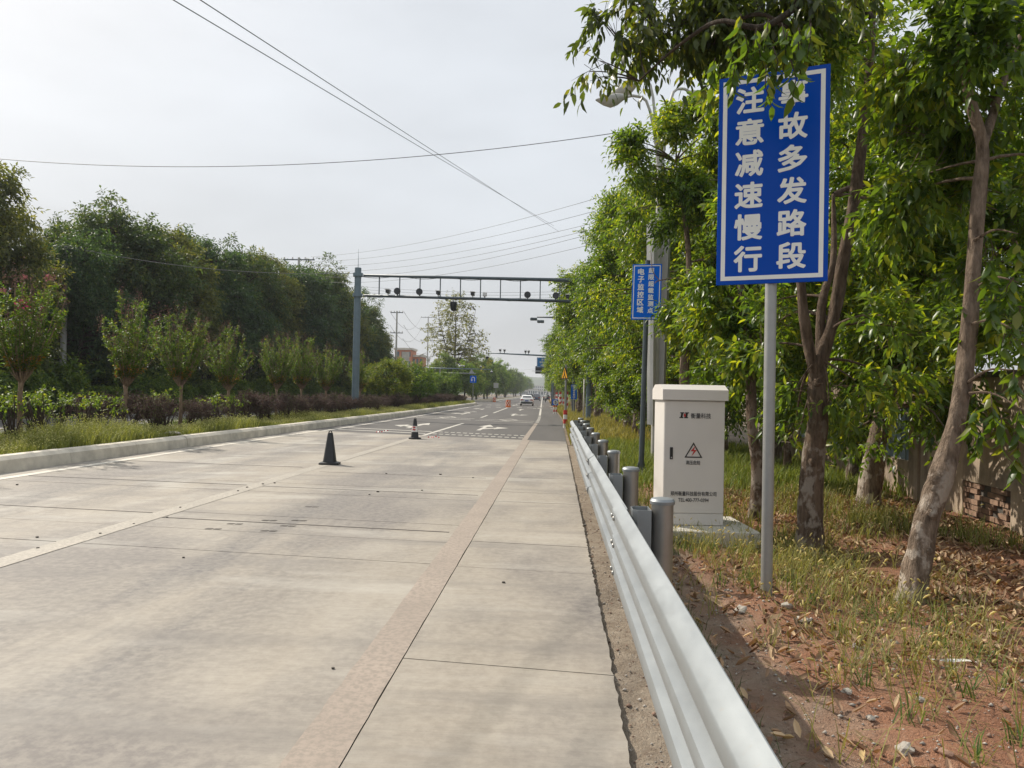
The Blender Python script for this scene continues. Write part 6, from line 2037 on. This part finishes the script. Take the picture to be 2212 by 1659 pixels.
def heads(rng, T, ln, r, col):
    """nodding foxtail heads: little spindles"""
    n = len(T)
    a = rng.uniform(0, 6.28, n)
    d = unit(np.stack([np.cos(a) * .7, np.sin(a) * .7, rng.uniform(.4, 1.6, n)], 1))
    s1 = unit(np.cross(d, [0, 0, 1.0])); s2 = np.cross(d, s1)
    ln = ln * rng.uniform(.6, 1.3, (n, 1)); r = r * rng.uniform(.8, 1.2, (n, 1))
    rings = [(0, .3), (.3, 1), (.7, .9), (1, .15)]
    V = []
    for t, k in rings:
        for q in range(4):
            c, s_ = math.cos(q * math.pi / 2), math.sin(q * math.pi / 2)
            V.append(T + d * ln * t + np.array([0, 0, -1.0]) * ln * .35 * t * t + (s1 * c + s2 * s_) * r * k)
    V = np.stack(V, 1)
    lp = []
    for i in range(3):
        for q in range(4): lp += [i * 4 + q, i * 4 + (q + 1) % 4, (i + 1) * 4 + (q + 1) % 4, (i + 1) * 4 + q]
    loops = (np.arange(n)[:, None] * 16 + np.array(lp)[None]).ravel()
    return V.reshape(-1, 3), loops, np.full(n * 12, 4), np.repeat(col, 16, 0)


def grass_obj(name, rng, B, h, w, lean, c0, c1, hd=0.0, hl=.07, hr=.007, hcol=(.36, .33, .14)):
    n = len(B)
    f = rng.uniform(0, 1, (n, 1))
    col = (np.array(c0) * (1 - f) + np.array(c1) * f) * rng.uniform(.75, 1.2, (n, 1))
    V, lp, sz, ct, tip = blades(rng, B, h, w, lean, col)
    if hd:
        sel = rng.choice(n, int(n * hd), replace=False)
        V2, l2, s2, c2 = heads(rng, tip[sel], hl, hr, np.array(hcol) * rng.uniform(.7, 1.2, (len(sel), 1)))
        lp = np.concatenate([lp, l2 + len(V)]); V = np.concatenate([V, V2]); sz = np.concatenate([sz, s2]); ct = np.concatenate([ct, c2])
    o = link(name, np_mesh(name, V, lp, sz, M['grass'], ct))
    o['kind'] = 'stuff'
    return o


def tufts(rng, n_t, xr, yr, per, spread, dens=None):
    out = []
    while len(out) < n_t:
        x, y = rng.uniform(*xr), rng.uniform(*yr)
        if dens is None or rng.uniform() < dens(x, y): out.append((x, y))
    c = np.repeat(np.array(out), per, 0)
    return c + rng.normal(0, spread, c.shape)


rng = np.random.default_rng(151)
# median weeds: yellow green foxtail near the kerb
B = tufts(rng, 2900, (-12.4, -10.3), (10, 60), 13, .12)
B = np.column_stack([np.clip(B[:, 0], -14, -10.24), B[:, 1], np.full(len(B), .22)])
B[:, 0] += bend(B[:, 1])
clump = .5 + .5 * np.sin(B[:, 1] * .55 + 1.0) * np.sin(B[:, 1] * .21 + B[:, 0])
grass_obj('median_grass', rng, B, (.14 + np.where(B[:, 1] < 34, .52, .30) * clump ** 1.7) * rng.uniform(.6, 1.2, len(B)), .007, .7, (.12, .15, .03), (.28, .29, .09), .35, .06, .010, (.42, .42, .18))
B = tufts(rng, 900, (-12.6, -10.3), (60, 104), 9, .2)
B = np.column_stack([np.clip(B[:, 0], -14, -10.24), B[:, 1], np.full(len(B), .22)]); B[:, 0] += bend(B[:, 1])
grass_obj('median_grass', rng, B, .42 * rng.uniform(.6, 1.3, len(B)), .012, .5, (.11, .14, .03), (.25, .26, .09))
B = tufts(rng, 700, (-14.6, -12.4), (10, 50), 10, .12); B = np.column_stack([B, np.full(len(B), .22)])
grass_obj('median_grass', rng, B, .25 * rng.uniform(.6, 1.3, len(B)), .006, .5, (.06, .10, .02), (.16, .19, .05))


def put(B): return np.column_stack([B, soil_h(B[:, 0], B[:, 1])])
# near right: straggly foxtail tufts
def dn(x, y):
    a = math.exp(-((x - 2.35 - .1 * (y - 6)) / .5) ** 2) if y < 9 else .5
    b = .9 * math.exp(-((x - 2.1) ** 2 + (y - 7.3) ** 2) / .8)
    c = .75 * math.exp(-((x - 1.5) ** 2 + (y - 8.4) ** 2) / .12)
    d = .55 * math.exp(-((x - 3.0) ** 2 / .25 + (y - 4.2) ** 2 / 2.0))
    return min(1, a * .55 + b + c + d)
B = put(tufts(rng, 300, (1.1, 4.6), (3.2, 9.2), 11, .05, dn))
grass_obj('verge_grass', rng, B, .30 * rng.uniform(.3, 1.25, len(B)), .003, 1.0, (.12, .13, .04), (.32, .30, .10), .17, .06, .007, (.50, .43, .19))
B = put(tufts(rng, 90, (1.2, 4.6), (3.2, 9.0), 9, .035, dn))
grass_obj('verge_grass', rng, B, .16 * rng.uniform(.5, 1.3, len(B)), .0045, 1.0, (.05, .10, .025), (.12, .17, .04))
B = put(tufts(rng, 130, (.62, 1.0), (2.6, 8.0), 9, .04))
grass_obj('verge_grass', rng, B, .12 * rng.uniform(.4, 1.3, len(B)), .0028, .8, (.05, .075, .025), (.11, .12, .04))
B = put(tufts(rng, 330, (1.0, 5.6), (8.6, 14), 13, .10, lambda x, y: .35 + .65 * (math.sin(x * 2.3 + y) > 0)))
grass_obj('verge_grass', rng, B, .26 * rng.uniform(.5, 1.3, len(B)), .0055, .7, (.09, .115, .03), (.25, .24, .075), .08, .06, .008)
B = put(tufts(rng, 1500, (1.0, 6.0), (13.5, 25.5), 12, .13))
grass_obj('verge_grass', rng, B, .30 * rng.uniform(.5, 1.3, len(B)), .009, .5, (.09, .14, .025), (.22, .25, .06))
B = tufts(rng, 1500, (.55, 4.5), (25, 75), 10, .2)
B = np.column_stack([np.maximum(B[:, 0], .48) + bend(B[:, 1]), B[:, 1], np.full(len(B), -.03)])
grass_obj('verge_grass', rng, B, .42 * rng.uniform(.4, 1.3, len(B)), .014, .55, (.13, .14, .03), (.33, .28, .09))
B = tufts(rng, 500, (.5, 3.5), (75, 150), 8, .4)
B = np.column_stack([np.maximum(B[:, 0], .5) + bend(B[:, 1]), B[:, 1], np.full(len(B), -.03)])
grass_obj('verge_grass', rng, B, .6 * rng.uniform(.4, 1.3, len(B)), .04, .5, (.13, .14, .03), (.30, .26, .09))

# ------------------------------------------------------------------ leaf litter, stones
def litter_pts(rng, n, xr, yr, dens):
    out = []
    while len(out) < n:
        X = rng.uniform(*xr, n * 2); Y = rng.uniform(*yr, n * 2)
        k = rng.uniform(0, 1, n * 2) < dens(X, Y)
        out += list(zip(X[k], Y[k]))
    return np.array(out[:n])
def dl(x, y):
    d = np.where(x > 2.7 - .12 * (y - 5), .95, .09) + .6 * np.exp(-((x - 1.35) ** 2 + (y - 6.9) ** 2) / .3) + .3 * np.exp(-((x - 1.6) ** 2 + (y - 5.1) ** 2) / .14) + .28 * np.exp(-((x - 2.0) ** 2 + (y - 5.2) ** 2) / .5)
    return np.clip(d * (.55 + .45 * np.sin(x * 3.1 + y) * np.sin(y * 2.3 - x)), .02, 1)
rng = np.random.default_rng(161)
XY = litter_pts(rng, 11000, (1.0, 5.8), (3.0, 13.5), dl)
n = len(XY)
a = rng.uniform(0, 6.28, n)
D = np.stack([np.cos(a), np.sin(a), rng.uniform(-.25, .35, n)], 1)
N = unit(np.stack([rng.normal(0, .45, n), rng.normal(0, .45, n), np.ones(n)], 1))
P = np.column_stack([XY, soil_h(XY[:, 0], XY[:, 1]) + rng.uniform(.006, .03, n)])
ls = rng.uniform(.045, .10, n)
V, lp, sz, kk = leaf_geo(P, D, N, ls, ls * rng.uniform(.28, .45, n), False, -.55, 1.1)
f = rng.uniform(0, 1, (n, 1))
col = np.where(f < .5, np.array([.235, .155, .095]), np.where(f < .82, np.array([.40, .295, .18]), np.array([.10, .055, .03]))) * rng.uniform(.7, 1.25, (n, 1))
link('leaf_litter', np_mesh('leaf_litter', V, lp, sz, M['dry'], np.repeat(col, kk, 0)))['kind'] = 'stuff'
# single fallen leaves on the bare soil near the camera
GLF = 'fallen leaves on the bare red soil'
fl_me = []
for i in range(5):
    V, lp, sz, k = leaf_geo(np.zeros((1, 3)), np.array([[1.0, 0, .1]]), np.array([[0, 0, 1.0]]), [1.0], [.42], False, (-.5, -.8, .4, -.7, -.35)[i], (1.0, 1.3, .6, .9, 1.4)[i])
    fl_me.append(np_mesh('fallen_leaf', V, lp, sz, M['dry'], np.tile([(.22, .13, .075), (.33, .22, .13), (.16, .09, .055), (.28, .18, .115), (.40, .30, .15)][i], (k, 1))))
XY = litter_pts(rng, 170, (.9, 2.9), (2.9, 6.9), lambda x, y: .3 + .7 * np.clip(np.sin(x * 2.7 + 1) * np.sin(y * 1.7), 0, 1))
for x, y in XY:
    l = rng.uniform(.045, .085)
    o = link('fallen_leaf', fl_me[rng.integers(0, 5)], None, (x, y, float(soil_h(x, y)) + .012), (rng.uniform(-.5, .5), rng.uniform(-.3, .3), rng.uniform(0, 6.28)), (l, l, l))
    tag(o, 'dry curled brown leaf lying on the bare reddish soil beside the guardrail', 'leaf', GLF)


def stone_mesh(seed, mat):
    r = np.random.default_rng(seed)
    import bmesh
    bm = bmesh.new()
    bmesh.ops.create_icosphere(bm, subdivisions=2, radius=1)
    for v in bm.verts:
        n_ = math.sin(v.co.x * 3 + seed) * math.sin(v.co.y * 2.7 + seed * 2) * .18 + r.uniform(-.12, .12)
        v.co *= 1 + n_ * 1.5
        v.co.z *= .5
    me = bpy.data.meshes.new('stone'); bm.to_mesh(me); bm.free()
    me.materials.append(mat)
    return me


st = [stone_mesh(1, M['stone']), stone_mesh(2, M['stone']), stone_mesh(3, M['stone_red'])]
big = [(1955, 1600, .055, 0, 'largest pale limestone lump on the red soil at the bottom edge'), (2045, 1615, .035, 2, 'reddish angular stone right of the largest pale lump'), (1855, 1395, .04, 1, 'pale upright stone on the red soil below the big sign post'), (1830, 1490, .035, 0, 'pale stone on the red soil left of the plastic scrap'), (1990, 1500, .03, 1, 'small pale stone on the red soil right of the middle'),
       (1880, 1540, .03, 0, 'small grey stone above the largest pale lump'), (1700, 1305, .05, 0, 'pale stone at the foot of the big sign post'), (1735, 1330, .06, 1, 'pale broken lump beside the foot of the big sign post'), (1600, 1315, .05, 1, 'flat pale stone left of the big sign post foot')]
def ground_at(u, v, z=-.02):
    d = _F * FPX + _R * (u * 1024 / 2212 - 512) - _U * (v * 1024 / 2212 - 384)
    t = (z - H) / d.z
    return d.x * t, d.y * t
for u, v, s, k, lab in big:
    x, y = ground_at(u, v, .02)
    o = link('stone', st[k], None, (x, y, float(soil_h(x, y)) + s * .25), (rng.uniform(-.3, .3), rng.uniform(-.3, .3), rng.uniform(0, 6)), (s, s * .8, s))
    tag(o, lab, 'stone')
x, y = ground_at(2085, 1448)
pl = MB().add([(-.10, 0, .01), (0, -.03, .03), (.10, .0, .012), (.02, .04, .02), (-.2, .03, .015)], [(0, 1, 3), (1, 2, 3), (0, 3, 4)]).build('plastic_scrap', M['plastic'], loc=(x, y, float(soil_h(x, y)) + .01))
tag(pl, 'thin white scrap of plastic lying on the red soil at the right', 'litter')
x, y = ground_at(318, 946, .2)
o = link('stone', st[0], None, (-10.55, 20.4, .33), (0, 0, 1), (.16, .3, .1))
tag(o, 'pale flat stone lying on the left kerb edge among the grass', 'stone')
# gravel: scattered grit, joined
Vs, Fs = [], []
oct_ = np.array([(1, 0, 0), (-1, 0, 0), (0, 1, 0), (0, -1, 0), (0, 0, .7), (0, 0, -.7)])
of = np.array([(0, 2, 4), (2, 1, 4), (1, 3, 4), (3, 0, 4), (2, 0, 5), (1, 2, 5), (3, 1, 5), (0, 3, 5)])
n = 9000
xg = np.concatenate([rng.uniform(.36, .62, 1500), rng.uniform(.7, 3.2, 7500)]); yg = np.concatenate([rng.uniform(1, 14, 1500), rng.uniform(2.6, 7.5, 7500)])
r = np.minimum(rng.gamma(1.2, .0030, n) + .0018, .02)
R_ = oct_[None] * (r[:, None, None] * rng.uniform(.6, 1.4, (n, 6, 1)))
V = R_ + np.stack([xg, yg, soil_h(xg, yg) + r * .3], 1)[:, None, :]
lp = (np.arange(n)[:, None, None] * 6 + of[None]).reshape(-1)
cg = np.where(rng.uniform(0, 1, (n, 1)) < .5, np.array([.42, .38, .33]), np.array([.26, .17, .125])) * rng.uniform(.6, 1.2, (n, 1))
gm = leafmat('grit', 1.0, 0.0, 0.9, spec=.2)
link('gravel', np_mesh('gravel', V.reshape(-1, 3), lp, np.full(n * 8, 3), gm, np.repeat(cg, 6, 0)))['kind'] = 'stuff'
